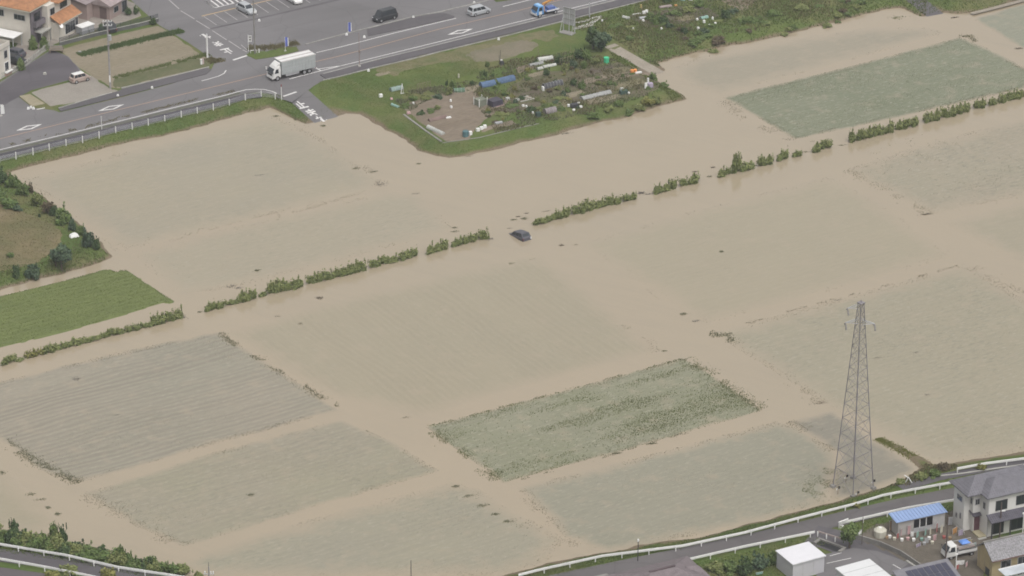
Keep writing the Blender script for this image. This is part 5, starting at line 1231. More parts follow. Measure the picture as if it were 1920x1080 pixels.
o = T('garden_wall_block', 'mauve grey garage wall between the orange roofed house and the pink house', 'garage', (*G(165,22,1), 1), math.radians(62))
MB().box(-1,2.8,0,4,0,2.4).obj('wall', M('mauve_wall', (.22,.18,.18)), o); MB().box(-1.2,3,-.2,4.2,2.4,2.55).obj('roof', m_mauve, o); MB().box(-.6,1.9,-.05,-.002,0,2.0).obj('shutter', m_greyw, o)
o = T('white_shed', 'small white storage box beside the wall at the top left', 'shed', (*G(160,60,1), 1), math.radians(45))
MB().box(-1.35,1.35,-.8,.8,0,1.25).obj('wall', M('shed_grey', (.36,.36,.38), var=.05), o); MB().box(-1.45,1.45,-.9,.9,1.25,1.38).obj('roof', m_whitep, o)
MB().box(-.02,.02,-.83,-.803,.1,1.2).obj('door_seam', m_dark, o)
o = T('wood_stack', 'stack of weathered boards leaning by the end of the white panel fence', 'boards', (*G(107,97,1), 1), math.radians(0))
for i in range(6): MB().box(-1.3+.05*i,1.2-.08*i,-.9+i*.28,-.68+i*.28,.55+.03*i,.62+.05*i).obj('board', m_conc_d if i % 2 else m_wood, o)
for x, y in ((-1.1,-.7),(1.0,-.7),(-1.1,.8),(1.0,.8)): MB().box(x-.06,x+.06,y-.06,y+.06,0,.56).obj('leg', m_wood, o)
for px, py, lab in [(222,20,'dark garden shrub left of the pink house windows'),(240,28,'dark shrub by the right corner of the pink house'),(255,26,'dark bush at the right end of the pink house garden'),(190,60,'small dark bush behind the black car'),(288,46,'dark climber at the right end of the boundary wall')]:
    bush(px, py, 1, .8, 1.5, 'dark', lab)
for i, (px, py) in enumerate([(236,24),(243,22),(150,100),(84,140)]):
    b = MB().frus(-.3,.3,-.2,.2,0,-.22,.22,-.15,.15,.4); o = b.obj('planter', m_conc, None, bevel=.03); o.location = (*G(px,py,1), 1.03)
    tag(o, ['left white planter by the pink house','right white planter by the pink house','white stone at the corner of the soil plot','white stone on the driveway'][i], 'planter' if i < 2 else 'stone')

# white two storey house at the lower right
HA = math.radians(24); o0 = G(1809,924,6.8)
h = T('white_house', 'white two storey house with dark slate roof at the right edge', 'house', (*o0, ZB), HA)
m_ww = M('white_siding', (.57,.555,.525), var=.05); m_slate = roof_mat('slate_roof', (.12,.115,.13), HA, .35, .12); m_slate_d = roof_mat('dark_slate_roof', (.065,.06,.075), HA)
MB().box(.3,2.3,.45,3.1,0,5.75).obj('wall', m_ww, h)
MB().box(2.3,10,-2.15,3.6,0,5.75).obj('main_wall', m_ww, h)
b, r, e = hip(.35,10.5,-.5,3.4,5.95,1.45,.5); b.obj('roof', m_slate, h)
b = hip(2.35,10.5,-2.1,2.0,5.96,1.5,.5)[0]; b.obj('front_roof', m_slate, h)
MB().box(-.02,11,3.85,3.95,5.7,5.85).obj('gutter', m_galv, h)
MB().box(1.2,2.298,-.35,.448,2.9,5.4).obj('bay', m_ww, h); window(h, 1.75, -.35, -90, .6, .8, 4.1, m_wfr); window(h, 1.2, .1, 180, .4, .8, 4.1, m_wfr)
window(h, .3, 1.6, 180, 1.2, .7, 4.1, m_wfr, split=1); window(h, 2.3, -1.3, 180, .5, .9, 3.8, m_wfr)
window(h, 4.3, -2.15, -90, 1.6, 1.3, 3.7, m_dark); window(h, 7.2, -2.15, -90, 1.3, 1.2, 3.9, m_dark); window(h, .3, 1.2, 180, .25, .8, 1.6, m_wfr); window(h, .3, 2.2, 180, .25, .6, 1.3, m_wfr)
lean(1.05,2.9,-.75,1.4,2.65,3.25,'y0').obj('porch_roof', m_slate_d, h)
MB().box(1.35,2.298,-.32,.447,0,2.6).obj('porch_side', m_ww, h)
MB().box(1.45,2.25,-.37,-.322,.25,2.3).obj('front_door', M('dark_red_door', (.09,.035,.045)), h)
MB().box(1.2,2.7,-2.1,-.38,0,.28).obj('porch_step', M('tan_step', (.34,.3,.2)), h); MB().box(1.0,2.2,-2.5,-2.11,0,.14).obj('lower_step', m_conc, h)
lean(2.1,9.5,-3.5,-2.152,2.75,3.35,'y0').obj('lower_roof', m_slate_d, h)
for x in (2.35,5.1,8.0): MB().box(x-.07,x+.07,-3.4,-3.26,0,2.7).obj('veranda_post', m_dark, h)
window(h, 4.0, -2.15, -90, 1.5, 2.0, .3, m_dark, split=1); window(h, 6.8, -2.15, -90, 2.0, 2.0, .3, m_dark, split=1)
MB().box(-.02,.1,-.4,3.4,0,.35).obj('plinth', m_conc, h); MB().box(2.32,2.4,-2.22,-2.153,0,5.7).obj('downpipe', m_wfr, h)
# ochre house with mottled roof
h = T('ochre_house', 'ochre walled house with mottled grey tile roof at the lower right corner', 'house', (*G(1864,1051,3.6), ZB), HA)
m_och = M('ochre_wall', (.36,.29,.17), var=.1); m_mot = roof_mat('mottled_tiles', (.14,.135,.14), HA, .3, .2, .75)
b = MB(); b.add([(0,.4,0),(0,4.0,0),(0,4.0,2.75),(0,2.2,4.2),(0,.4,2.75),(8,.4,0),(8,4.0,0),(8,4.0,2.75),(8,2.2,4.2),(8,.4,2.75)], [(0,1,2,3,4)[::-1],(5,6,7,8,9),(0,5,9,4)[::-1],(1,6,7,2)]); b.obj('wall', m_och, h)
lean(-.35,8.4,-.1,2.2,2.75,4.4,'y0').obj('roof', m_mot, h); lean(-.35,8.4,2.2,4.4,2.75,4.4,'y1').obj('rear_roof', m_mot, h)
MB().box(-.4,8.4,2.08,2.32,4.35,4.5).obj('ridge', m_conc_d, h)
MB().box(-.3,8.3,-.18,-.1,2.6,2.74).obj('gutter', M('brown_gutter', (.13,.08,.07)), h)
window(h, 2.0, .4, -90, 1.4, 1.0, 1.2, m_wfr); window(h, 4.4, .4, -90, 1.2, 1.0, 1.2, m_wfr); MB().box(-.06,.0,1.0,1.9,0,1.0).obj('cellar_door', m_dark, h)
for y in (.9,2.2,3.5): MB().box(-.015,-.001,y,y+.03,0,2.7).obj('wall_joint', m_conc_d, h)
o = T('white_canopy', 'flat pale canopy roof in front of the ochre house', 'canopy', (*G(1872,1068,3), ZB), HA); MB().box(0,4.4,-1.8,0,2.1,2.18).obj('roof', M('canopy_sheet', (.4,.42,.44)), o); MB().box(0,4.4,0,.06,2.1,2.26).obj('edge', m_whitep, o)
for x in (.1,4.2): MB().box(x-.04,x+.04,-1.7,-1.62,0,2.1).obj('post', m_galv, o)
# blue roofed shed
h = T('blue_roofed_shed', 'long low shed with bright blue metal roof and open front full of tools', 'shed', (*G(1684,977,3.2), ZB), math.radians(23))
m_blue = M('blue_sheet_roof', (.22,.3,.48), .45, var=.06); m_shw = M('shed_wall', (.33,.31,.29), var=.1)
lean(-.35,7.2,-.15,2.05,2.3,2.6,'y0', .07).obj('roof', m_blue, h)
rb = MB().beam((0,-.14,.035+2.3),(0,2.04,.035+2.6),.06,.05).mesh('roof_rib', m_blue)
for i in range(16): inst('roof_rib', rb, h, (-.2+i*.48, 0, 0))
MB().box(.1,7.0,1.7,1.85,0,2.4).obj('rear_wall', m_shw, h); MB().box(.1,.25,.1,1.698,0,2.3).obj('side_wall', m_shw, h); MB().box(6.85,7.0,.1,1.698,0,2.3).obj('side_wall', m_shw, h)
MB().box(.252,2.4,.1,.2,0,2.25).obj('front_wall', m_shw, h); MB().box(5.2,6.848,.1,.2,0,2.25).obj('front_wall', M('shed_wall_light', (.38,.37,.36)), h)
MB().box(2.402,5.198,.12,.2,1.95,2.25).obj('lintel', m_shw, h); MB().box(2.402,5.198,.12,.2,0,.7).obj('counter', m_galv, h)
for x in (3.3,4.25): MB().box(x-.05,x+.05,.1,.19,.7,1.95).obj('mullion', m_whitep, h)
MB().box(2.5,5.1,.9,1.0,.0,1.9).obj('shelf', m_dark, h)
# storage boxes and other roofs at the bottom
h = T('white_storage_box', 'white flat roofed storage box behind the guardrail, the left one of two', 'shed', (*G(1488,1056,3.2), ZB), math.radians(28))
MB().box(-.2,4.5,-.2,3.7,0,2.32).obj('wall', M('box_wall', (.44,.43,.45), var=.05), h); MB().box(-.35,4.65,-.35,3.85,2.32,2.46).obj('roof', M('box_roof', (.6,.59,.61), .5, var=.04), h)
for x in (1.3,2.9): MB().box(x-.015,x+.015,-.225,-.203,.1,2.25).obj('door_seam', m_galv, h)
h = T('white_storage_box', 'white flat roof cut by the bottom edge, the right one of two', 'shed', (*G(1565,1065,3.2), ZB), math.radians(28))
MB().box(.1,5.0,-5.2,-.3,0,2.32).obj('wall', M('box_wall_b', (.44,.43,.45), var=.05), h); MB().box(0,5.15,-5.35,-.1,2.32,2.46).obj('roof', M('box_roof_b', (.58,.58,.58), .5, var=.04), h)
for y in (-1.8,-3.5): MB().box(0,5.15,y-.02,y+.02,2.462,2.49).obj('roof_seam', m_galv, h)
h = T('solar_roof_house', 'grey roof with a row of dark solar panels at the bottom edge', 'house', (*G(1680,1073,3), ZB), HA)
b = MB(); sl = lambda y: 2.3+(-y)*-.22
b = lean(-.6,7.4,-6,-.1,1.2,2.6,'y0'); b.obj('roof', M('roof_sheet_grey', (.17,.165,.18)), h); MB().box(-.3,7.1,-5.7,-.5,0,1.3).obj('wall', m_shw, h)
slope = 1.4/5.9
for i in range(7):
    for j in range(3):
        x0 = .9+i*.86; y1 = -.75-j*1.5; y0 = y1-1.4; z_ = lambda y: 2.6+(y+.1)*slope+.05
        MB().quad((x0,y0,z_(y0)),(x0+.72,y0,z_(y0)),(x0+.72,y1,z_(y1)),(x0,y1,z_(y1)),.04).obj('solar_panel', M('solar_cell', (.05,.05,.075), .3) if (i, j) == (0, 0) else bpy.data.materials['solar_cell'], h)
h = T('brown_roofed_house', 'brown grey gabled roof at the bottom edge left of the white sheds', 'house', (*G(1200,1062,4.6), ZB), math.radians(26))
m_br = roof_mat('brown_grey_roof', (.145,.12,.125), math.radians(26), .35)
MB().box(-4,6.2,-7,-.3,0,3.2).obj('wall', m_shw, h)
b = hip(-4.2,6.6,-7.4,.1,3.3,1.7,.5)[0]; b.obj('roof', m_br, h)
MB().beam((-.6,-3.65,5.05),(3.0,-3.65,5.05),.3,.15).obj('ridge', M('ridge_dark', (.1,.075,.08)), h)
b = MB().add([(6.3,-3.6,4.2),(7.4,-2.2,3.1),(7.4,-5.0,3.1),(4.5,-3.6,4.5),(5.0,-2.2,3.3),(5.0,-5.0,3.3)], [(0,2,1),(3,0,1,4),(3,5,2,0),(4,1,2,5)]); b.obj('dormer', m_br, h)
o = T('orange_roof_shed', 'small orange roofed hut peeping in at the bottom edge', 'shed', (*G(1070,1082,2.6), ZB), math.radians(26))
MB().box(-1,1,-2.5,0,0,1.5).obj('wall', m_shw, o); b = hip(-1,1,-2.5,0,1.5,.6,.2)[0]; b.obj('roof', M('terracotta', (.34,.17,.09)), o)
o = T('pale_shed', 'pale shed corner beside the brown roof at the bottom edge', 'shed', (*G(1122,1084,2.6), ZB), math.radians(26))
MB().box(-1.2,1.2,-2.5,0,0,1.9).obj('wall', m_whitep, o); lean(-1.5,1.3,-2.8,.2,1.95,2.1).obj('roof', m_conc_d, o)

# ------------------------------------------------------------------ the pylon
pc = ((G(1572,925)[0]+G(1641,905)[0])/2-.5, (G(1572,925)[1]+G(1641,905)[1])/2)
py_ = T('power_pylon', 'tall grey lattice power pylon standing on the silted pad at the right', 'pylon', (*pc, 0), math.radians(40))
Hp = 27.3; wb = 1.9; wt = .28
def leg_at(z, sx, sy):
    k = z/Hp; ww = wb*(1-k)**1.0+wt*k; return Vector((sx*ww, sy*ww, z))
cor = [(-1,-1),(1,-1),(1,1),(-1,1)]
for sx, sy in cor:
    b = MB(); b.tube(leg_at(-.5,sx,sy), leg_at(Hp*.5,sx,sy), .075, .065, 6); b.tube(leg_at(Hp*.5,sx,sy), leg_at(Hp,sx,sy), .065, .05, 6); b.obj('leg', m_steel, py_)
    MB().frus(-.4,.4,-.4,.4,-.3,-.25,.25,-.25,.25,.35).obj('footing', m_conc_d, py_, loc=(sx*wb, sy*wb, 0))
zs = [0,3.0,5.7,8.2,10.5,12.6,14.5,16.3,18.0,19.6,21.1,22.5,23.8,25.0,26.2,Hp]
for i, (z0, z1) in enumerate(zip(zs, zs[1:])):
    r_ = .026 if z0 < 10 else .024
    for k in range(4):
        a, c = cor[k], cor[(k+1) % 4]; b = MB()
        b.tube(leg_at(z0,*a), leg_at(z1,*c), r_, n=5); b.tube(leg_at(z0,*c), leg_at(z1,*a), r_, n=5); b.tube(leg_at(z1,*a), leg_at(z1,*c), r_, n=5)
        b.obj('brace', m_steel, py_)
def arm(zz, side, L, dirn=(1,0)):
    dx, dy = dirn; tip = Vector((side*L*dx, side*L*dy, zz)); b = MB()
    for s in (-1, 1):
        off = Vector((-dy, dx, 0))*s*.35
        b.tube(Vector((side*.3*dx, side*.3*dy, zz))+off, tip, .035, n=5); b.tube(Vector((side*.25*dx, side*.25*dy, zz+.6))+off*.7, tip, .03, n=5)
        mid = (Vector((side*.3*dx, side*.3*dy, zz))+off+tip)/2; b.tube(mid, Vector((side*.25*dx, side*.25*dy, zz+.75))+off*.7, .02, n=5)
    a = b.obj('cross_arm', m_galv, py_)
    for s in (-1, 1):
        v = Vector((-dy, dx, 0))*s
        b = MB(); p = tip+v*.15-Vector((0,0,.1)); q = tip+v*.9-Vector((0,0,.7))
        b.tube(p, q, .035, n=5)
        for j in range(6): c = p+(q-p)*(j+1)/7; b.tube(c-(q-p).normalized()*.02, c+(q-p).normalized()*.03, .12, n=8)
        b.obj('insulator', M('porcelain', (.3,.28,.27)) if 'porcelain' not in bpy.data.materials else bpy.data.materials['porcelain'], a)
dn = (math.cos(math.radians(-38)), math.sin(math.radians(-38)))
arm(26.6, -1, 1.7, dn); arm(24.5, -1, 1.9, dn); arm(24.3, 1, 1.9, dn)
MB().box(-.4,.4,-.4,.4,Hp,Hp+.1).obj('cap_plate', m_steel, py_)
MB().tube((0,0,Hp),(0,0,Hp+.5),.05,.03,6).obj('tip', m_steel, py_)
for i, (px, py, lab) in enumerate([(1571,918,'black and white warning flag on the left foot of the pylon'),(1607,927,'black and white warning flag below the middle of the pylon'),(1637,905,'black and white warning flag on the right foot of the pylon'),(1586,896,'small dark marker behind the left foot of the pylon')]):
    o = T('marker_flag', lab, 'marker', (*G(px,py+9,0), 0)); MB().tube((0,0,-.1),(0,0,1.3),.04,n=6).obj('pole', m_wood, o)
    MB().quad((0,0,.8),(.28,.1,.85),(.25,.1,1.2),(0,0,1.15),.03).obj('flag', m_black, o); MB().quad((-.22,.1,.6),(0,0,.7),(0,0,.9),(-.2,.1,.8),.03).obj('flag', m_whitep, o)
o = T('white_stick_bundle', 'forked white pipes stuck in the grass above the long guardrail', 'pipes', (*G(1702,905,ZB), ZB-.2))
b = MB(); b.tube((-.5,.1,1.3),(.05,0,.9),.07); b.tube((-.35,.1,0),(.05,0,1.0),.06); b.tube((.6,-.1,.1),(.05,0,1.05),.07); b.obj('pipes', m_whitep, o)

# ------------------------------------------------------------------ poles, signs
def pole(name, label, px, py, z, h, r0, m, cat='pole', r1=None):
    o = T(name, label, cat, (*G(px, py, z), z)); b = MB(); b.tube((0,0,-.3),(0,0,h),r0,r1 or r0*.7,10); b.obj('pole', m, o); return o
m_pole = M('concrete_pole', (.26,.245,.235), var=.15); m_pbr = M('brown_pole', (.1,.075,.065), var=.2)
o = pole('utility_pole', 'tall concrete utility pole with transformer beside the soil plot', 207, 166, 1, 12.2, .17, m_pole)
for zz in (11.8,11.1): MB().box(-.75,.75,-.06,.06,zz,zz+.1).obj('cross_arm', m_galv, o)
for x in (-.65,-.2,.25,.7):
    for zz in (11.9,11.2): MB().tube((x,0,zz),(x,0,zz+.25),.07,n=6).obj('insulator', m_whitep, o)
MB().tube((.32,0,8.6),(.32,0,9.5),.26,n=12).obj('transformer', m_galv, o); MB().box(-.2,.3,-.25,.05,7.6,7.9).obj('junction_box', m_conc_d, o); MB().box(-.1,.1,-.19,-.1,1.2,2.4).obj('cover_plate', m_whitep, o)
o = pole('utility_pole', 'slim utility pole standing at the edge of the parking lot', 478, 101, 1, 13.0, .14, m_conc_d)
for zz in (12.6,11.8): MB().box(-.5,.5,-.05,.05,zz,zz+.09).obj('cross_arm', m_galv, o)
MB().box(.05,.5,-.1,.1,7.4,7.75).obj('lamp_box', m_whitep, o)
o = pole('striped_post', 'thick white post at the corner of the soil plot by the side road', 389, 108, 1, 4.2, .17, m_whitep, 'post', .12); MB().tube((0,0,4.2),(0,0,4.35),.14,.05,10).obj('cap', m_galv, o)
o = T('notice_box', 'small white twin box at the pavement corner below the thick white post', 'box', (*G(379,121,1), 1), math.radians(30)); MB().box(-.28,-.02,-.15,.15,0,1.0).obj('box', m_whitep, o); MB().box(.04,.3,-.15,.15,0,1.0).obj('box', M('pinkish_box', (.42,.33,.32)), o)
o = pole('sign_post', 'white post with a white sign plate on the grassy corner island', 466, 96, 1, 3.0, .06, m_whitep, 'sign'); MB().box(.05,.6,-.03,.03,1.75,2.85).obj('sign_plate', m_whitep, o); MB().box(.14,.5,-.045,-.031,2.45,2.7).obj('sign_mark', m_conc_d, o); MB().box(.14,.5,-.045,-.031,1.95,2.25).obj('sign_mark', m_conc_d, o)
m_bluf = M('flag_blue', (.1,.13,.4)); 
def flag(px, py, lab, h=2.6, m1=m_bluf, lean_=0):
    o = pole('banner_flag', lab, px, py, 1, h, .035, m_whitep, 'banner'); MB().quad((.02,0,h-1.7),(.45,.05,h-1.7),(.42,.05,h-.05),(.02,0,h-.05),.02).obj('banner', m1, o); MB().quad((.46,.05,h-1.7),(.6,.07,h-1.6),(.55,.07,h-.2),(.44,.05,h-.1),.02).obj('banner_edge', m_whitep, o); MB().frus(-.25,.25,-.25,.25,0,-.15,.15,-.15,.15,.15).obj('foot', m_conc, o)
flag(535, 96, 'blue banner flag above the cargo body of the box truck'); flag(653, 61, 'blue and white banner flag left of the dark planting strip', 1.9)
flag(2, 217, 'white banner flag at the left edge of the road', 2.0, m_whitep)
o = pole('low_rail', 'low white hoop rail at the corner island', 470, 101, 1, .6, .04, m_whitep, 'rail'); b = MB(); b.tube((0,0,.6),(1.0,.3,.6),.05); b.tube((1.0,.3,0),(1.0,.3,.6),.05); b.tube((1.4,.4,0),(1.4,.4,.75),.1); b.obj('rail', m_whitep, o)
o = pole('speed_post', 'white marker post on the pavement in front of the fence', 191, 243.5, 1, 2.4, .055, m_whitep, 'post'); MB().box(-.12,.12,-.03,.03,1.9,2.35).obj('sign_plate', m_galv, o)
o = pole('stop_post', 'white post with red top by the stop line of the drowned side road', 528, 187, 1, 2.3, .07, m_whitep, 'post'); MB().tube((0,0,2.3),(0,0,2.75),.07,n=8).obj('red_top', m_red, o)
o = pole('street_sign', 'thin reddish sign pole on the pavement above the allotments', 674, 126, 1, 6.2, .05, M('reddish_pole', (.25,.17,.15)), 'sign'); MB().box(-.15,.2,-.03,.03,2.6,3.0).obj('sign_plate', M('grey_brown_plate', (.22,.18,.16)), o); MB().box(-.2,.2,-.2,.2,0,.35).obj('foot', m_conc, o)
o = pole('street_sign', 'grey post on the pavement right of the signboard', 1105, 33, 1, 2.8, .12, m_galv, 'post')
for i, (px, py, lab) in enumerate([(683,71,'white stone at the left tip of the dark planting strip'),(775,34,'white block on the kerb beyond the planting strip'),(650,66,'white block at the foot of the small banner'),(935,75,'white block on the kerb above the bare track'),(691,134,'white block on the kerb at the left lawn'),(53,205,'left white bollard by the yellow pad'),(58,203,'middle white bollard by the yellow pad'),(63,205,'right white bollard by the yellow pad'),(221,181,'white reflector block on the dark pavement strip'),(285,166,'white reflector on the pavement strip below the utility pole'),(486,40,'white object lying on the parking lot'),(889,7,'white block on the kerb island above the silver minivan')]):
    b = MB().frus(-.22,.22,-.15,.15,0,-.14,.14,-.1,.1,.4); o = b.obj('kerb_block', m_whitep, None, bevel=.02); o.location = (*G(px, py, 1), 1.02); tag(o, lab, 'block')
mark([(69,205.5),(84,202.5)], .3)
# signboard seen from behind
o = T('signboard', 'large blank grey signboard on steel legs between road and allotments', 'signboard', (*G(1067,60,1), 1), math.radians(-33))
for x in (-1.15,0,1.15): MB().box(x-.06,x+.06,-.06,.06,-.1,4.4).obj('leg', m_galv, o)
for k in range(3):
    MB().box(-1.15+k*.77,-1.15+k*.77+.74,.07,.11,1.3,4.4).obj('panel', m_galv, o)
for zz in (1.3,2.3,3.3,4.3): MB().box(-1.2,1.2,-.04,.06,zz,zz+.07).obj('rail', m_conc_d, o)
for x in (-1.15,1.15): MB().tube((x,-.06,2.6),(x,-1.2,0),.045).obj('stay', m_galv, o)
MB().box(-1.3,1.3,-1.3,.2,-.05,.1).obj('foundation', m_conc_d, o)
# poles along the bottom
o = pole('street_lamp', 'dark street lamp post beside the long guardrail at the bottom', 1196, 1052, ZB, 2.9, .07, m_dark, 'lamp'); MB().tube((0,0,2.9),(0,0,3.2),.12,.1,8).obj('lamp_head', m_whitep, o)
pole('thin_pole', 'thin dark pole sticking up at the bottom edge left of the centre', 771, 1092, ZB, 3.2, .06, m_dark)
o = pole('utility_pole', 'utility pole top with white insulators at the bottom edge left', 393, 1110, ZB, 3.7, .12, m_pole); MB().tube((0,0,3.7),(0,0,4.3),.03,.02).obj('tip', m_dark, o)
[MB().tube((x,0,2.6+.1*abs(x)),(x,0,3.0),.07).obj('insulator', m_whitep, o) for x in (-.5,.25,.55)]; MB().box(-.65,.65,-.05,.05,2.55,2.65).obj('cross_arm', m_galv, o)
pole('utility_pole', 'brown utility pole standing beside the light truck', 1773, 1051, ZB, 6.6, .11, m_pbr)
o = pole('white_pole', 'white pole at the bottom edge in front of the light truck', 1791, 1088, ZB, 3.8, .08, m_whitep); MB().box(-.16,.16,-.12,.12,3.7,3.85).obj('cap', m_whitep, o)
pole('thin_pole', 'thin brown pole at the left end of the low concrete wall', 1616, 1021, ZB, 4.3, .05, m_pbr)
o = pole('veranda_pole', 'dark brown pole in front of the white house windows', 1874, 1009, ZB, 5.2, .11, m_pbr); MB().tube((.05,0,4.0),(.5,-.1,4.1),.1).obj('lamp', m_whitep, o)
o = pole('white_pole', 'short white capped pole at the right edge by the white house', 1917, 1008, ZB, 3.6, .09, m_whitep); MB().box(-.16,.16,-.12,.12,3.5,3.65).obj('cap', m_whitep, o)
o = T('broken_rail_post', 'bent white rail piece beside the garden tree', 'rail', (*G(1576,991,ZB), ZB)); b = MB(); b.tube((-.3,0,.9),(1.0,.4,1.25),.09); b.tube((0,0,0),(0,0,1.0),.09); b.tube((.1,-.2,.3),(.3,-.2,.6),.12); b.obj('rail', m_whitep, o)

# ------------------------------------------------------------------ yard clutter by the blue roofed shed
def cyl_thing(name, label, cat, px, py, z, r, h, m, r1=None, tilt=None):
    b = MB(); b.tube((0,0,0),(0,0,h*.93),r,r1 or r,14); b.tube((0,0,h*.93),(0,0,h),(r1 or r)*1.04,(r1 or r)*.9,14)
    o = b.obj(name, m, None, smooth=False); o.location = (*G(px,py,z), z); return tag(o, label, cat)
o = T('water_tank', 'cream faceted water tank left of the blue roofed shed', 'tank', (*G(1650,1005,ZB), ZB+.05)); b = MB(); b.tube((0,0,0),(0,0,.85),.82,.86,10); b.tube((0,0,.85),(0,0,1.15),.86,.5,10); b.obj('tank', M('cream_plastic', (.45,.43,.36), var=.08), o); MB().tube((0,0,1.15),(0,0,1.25),.2,n=8).obj('lid', m_whitep, o)
pal = {'white': m_whitep, 'cream': M('cloth_cream', (.45,.42,.34)), 'pink': M('cloth_pink', (.45,.29,.29)), 'grey': m_galv, 'tan': M('cloth_tan', (.26,.18,.11)), 'red': M('cloth_red', (.3,.08,.07)), 'teal': M('cloth_teal', (.2,.33,.28)), 'blue': m_bluf, 'dark': m_dark, 'orange': M('orange_bag', (.42,.22,.08)), 'lilac': M('lilac_bag', (.33,.28,.36)), 'yellow': M('yellow_bag', (.42,.34,.12))}
def cloth(px, py, z, wd, h, colr, lab, name='hanging_cloth', cat='cloth', rz=None, base=.1):
    o = T(name, lab, cat, (*G(px, py, z), z), rz if rz is not None else R.uniform(0,1.2)); b = MB(); n = 4
    for i in range(n):
        x0 = -wd/2+wd*i/n; x1 = x0+wd/n; y0 = .05*(-1)**i; y1 = -y0
        b.quad((x0,y0,base),(x1,y1,base),(x1,y1*.4,base+h),(x0,y0*.4,base+h),.03)
    b.obj('cloth', pal[colr], o); MB().beam((-wd/2-.1,0,base+h),(wd/2+.1,0,base+h),.04,.04).obj('rod', m_galv, o)
    b = MB(); b.tube((-wd/2,0,0),(-wd/2,0,base+h),.025,n=5); b.tube((wd/2,0,0),(wd/2,0,base+h),.025,n=5); b.obj('stand', m_galv, o); return o
cloth(1690,1005,ZB,.5,1.0,'pink','pink cloth hanging at the left end of the blue roofed shed front')
cloth(1697,999,ZB,.7,1.3,'white','white cloth hanging highest before the shed wall'); cloth(1704,1003,ZB,.5,1.3,'pink','pinkish white cloth right of the highest white one')
cloth(1710,1007,ZB,.4,.7,'white','small white cloth in front of the shed opening'); cloth(1720,1008,ZB,.7,.8,'teal','green and white net bundle before the shed opening')
cloth(1672,994,ZB,.9,1.4,'tan','brown board pile leaning on the shed left wall',name='board_pile',cat='boards'); cloth(1683,1010,ZB,.4,.7,'red','small red and white cloth near the water tank')
cloth(1735,1004,ZB,.6,.9,'teal','pale green crate stack below the shed counter',name='crate_stack',cat='crates'); cloth(1744,1003,ZB,.4,1.0,'cream','cream bag standing right of the crate stack',name='bag',cat='bag')
cloth(1756,998,ZB,.5,1.2,'red','red striped cloth near the right end of the shed'); cloth(1765,1000,ZB,.5,1.1,'cream','cream cloth near the right end of the shed')
cloth(1763,985,ZB,.6,1.3,'teal','green net hanging on the shed right part'); cloth(1752,1014,ZB,.5,.8,'pink','pale pink board leaning in the yard',name='leaning_board',cat='board'); cloth(1768,980,ZB,.5,1.4,'white','white pipe bundle on the right shed wall',name='pipe_bundle',cat='pipes')
cloth(1722,1026,ZB,.8,.45,'lilac','lilac wheelbarrow tub in the middle of the yard',name='wheelbarrow',cat='wheelbarrow'); cloth(1737,1019,ZB,.5,.7,'grey','grey tool rack in the middle of the yard',name='tool_rack',cat='rack')
cloth(1790,1001,ZB,.9,.8,'orange','orange tarp bundle between the shed and the white house',name='tarp_bundle',cat='tarp'); cloth(1801,1005,ZB,.7,.8,'lilac','lilac bag heap beside the orange bundle',name='bag_heap',cat='bags')
cloth(1781,985,ZB,.6,1.1,'grey','grey ladder bundle behind the orange tarp',name='ladder',cat='ladder'); cloth(1817,1022,ZB,.6,.7,'yellow','yellow bag behind the light truck',name='bag',cat='bag'); cloth(1826,1033,ZB,.5,1.1,'teal','teal crate at the rear of the light truck',name='crate',cat='crate')
cloth(1800,1060,ZB,1.1,.6,'white','white bags in front of the light truck bed',name='bags',cat='bags'); cloth(1812,1063,ZB,.6,.6,'pink','pinkish bag at the right of the white bags',name='bag',cat='bag'); cloth(1795,1068,ZB,.5,.6,'red','reddish brown pot below the white bags',name='pot',cat='pot')
cloth(1612,1003,ZB,.5,.6,'white','white bag beside the thin brown pole',name='bag',cat='bag'); cloth(1424,1078,ZB,.9,.3,'teal','pale turquoise tray near the bushes left of the white shed',name='tray',cat='tray')
for i, (px, py, c_) in enumerate([(1668,1009,'white'),(1677,1013,'cream'),(1691,1015,'white'),(1702,1013,'pink'),(1713,1015,'white'),(1728,1014,'teal'),(1742,1012,'white'),(1733,1022,'grey'),(1748,1020,'cream'),(1770,1010,'red'),(1781,1012,'tan'),(1663,1011,'tan')]):
    b = MB().frus(-.16,.16,-.16,.16,0,-.2,.2,-.2,.2,.35); o = b.obj('bucket', pal[c_], None); o.location = (*G(px, py, ZB), ZB+.06)
    tag(o, f'{c_} bucket before the blue roofed shed, '+['just right of the water tank','below the left cloths','under the pink cloth','right of the pink cloth','before the small white cloth','below the net bundle','below the cream bag','left of the pink board','beside the pink board','near the orange bundle','nearer the orange bundle','touching the water tank'][i], 'bucket')

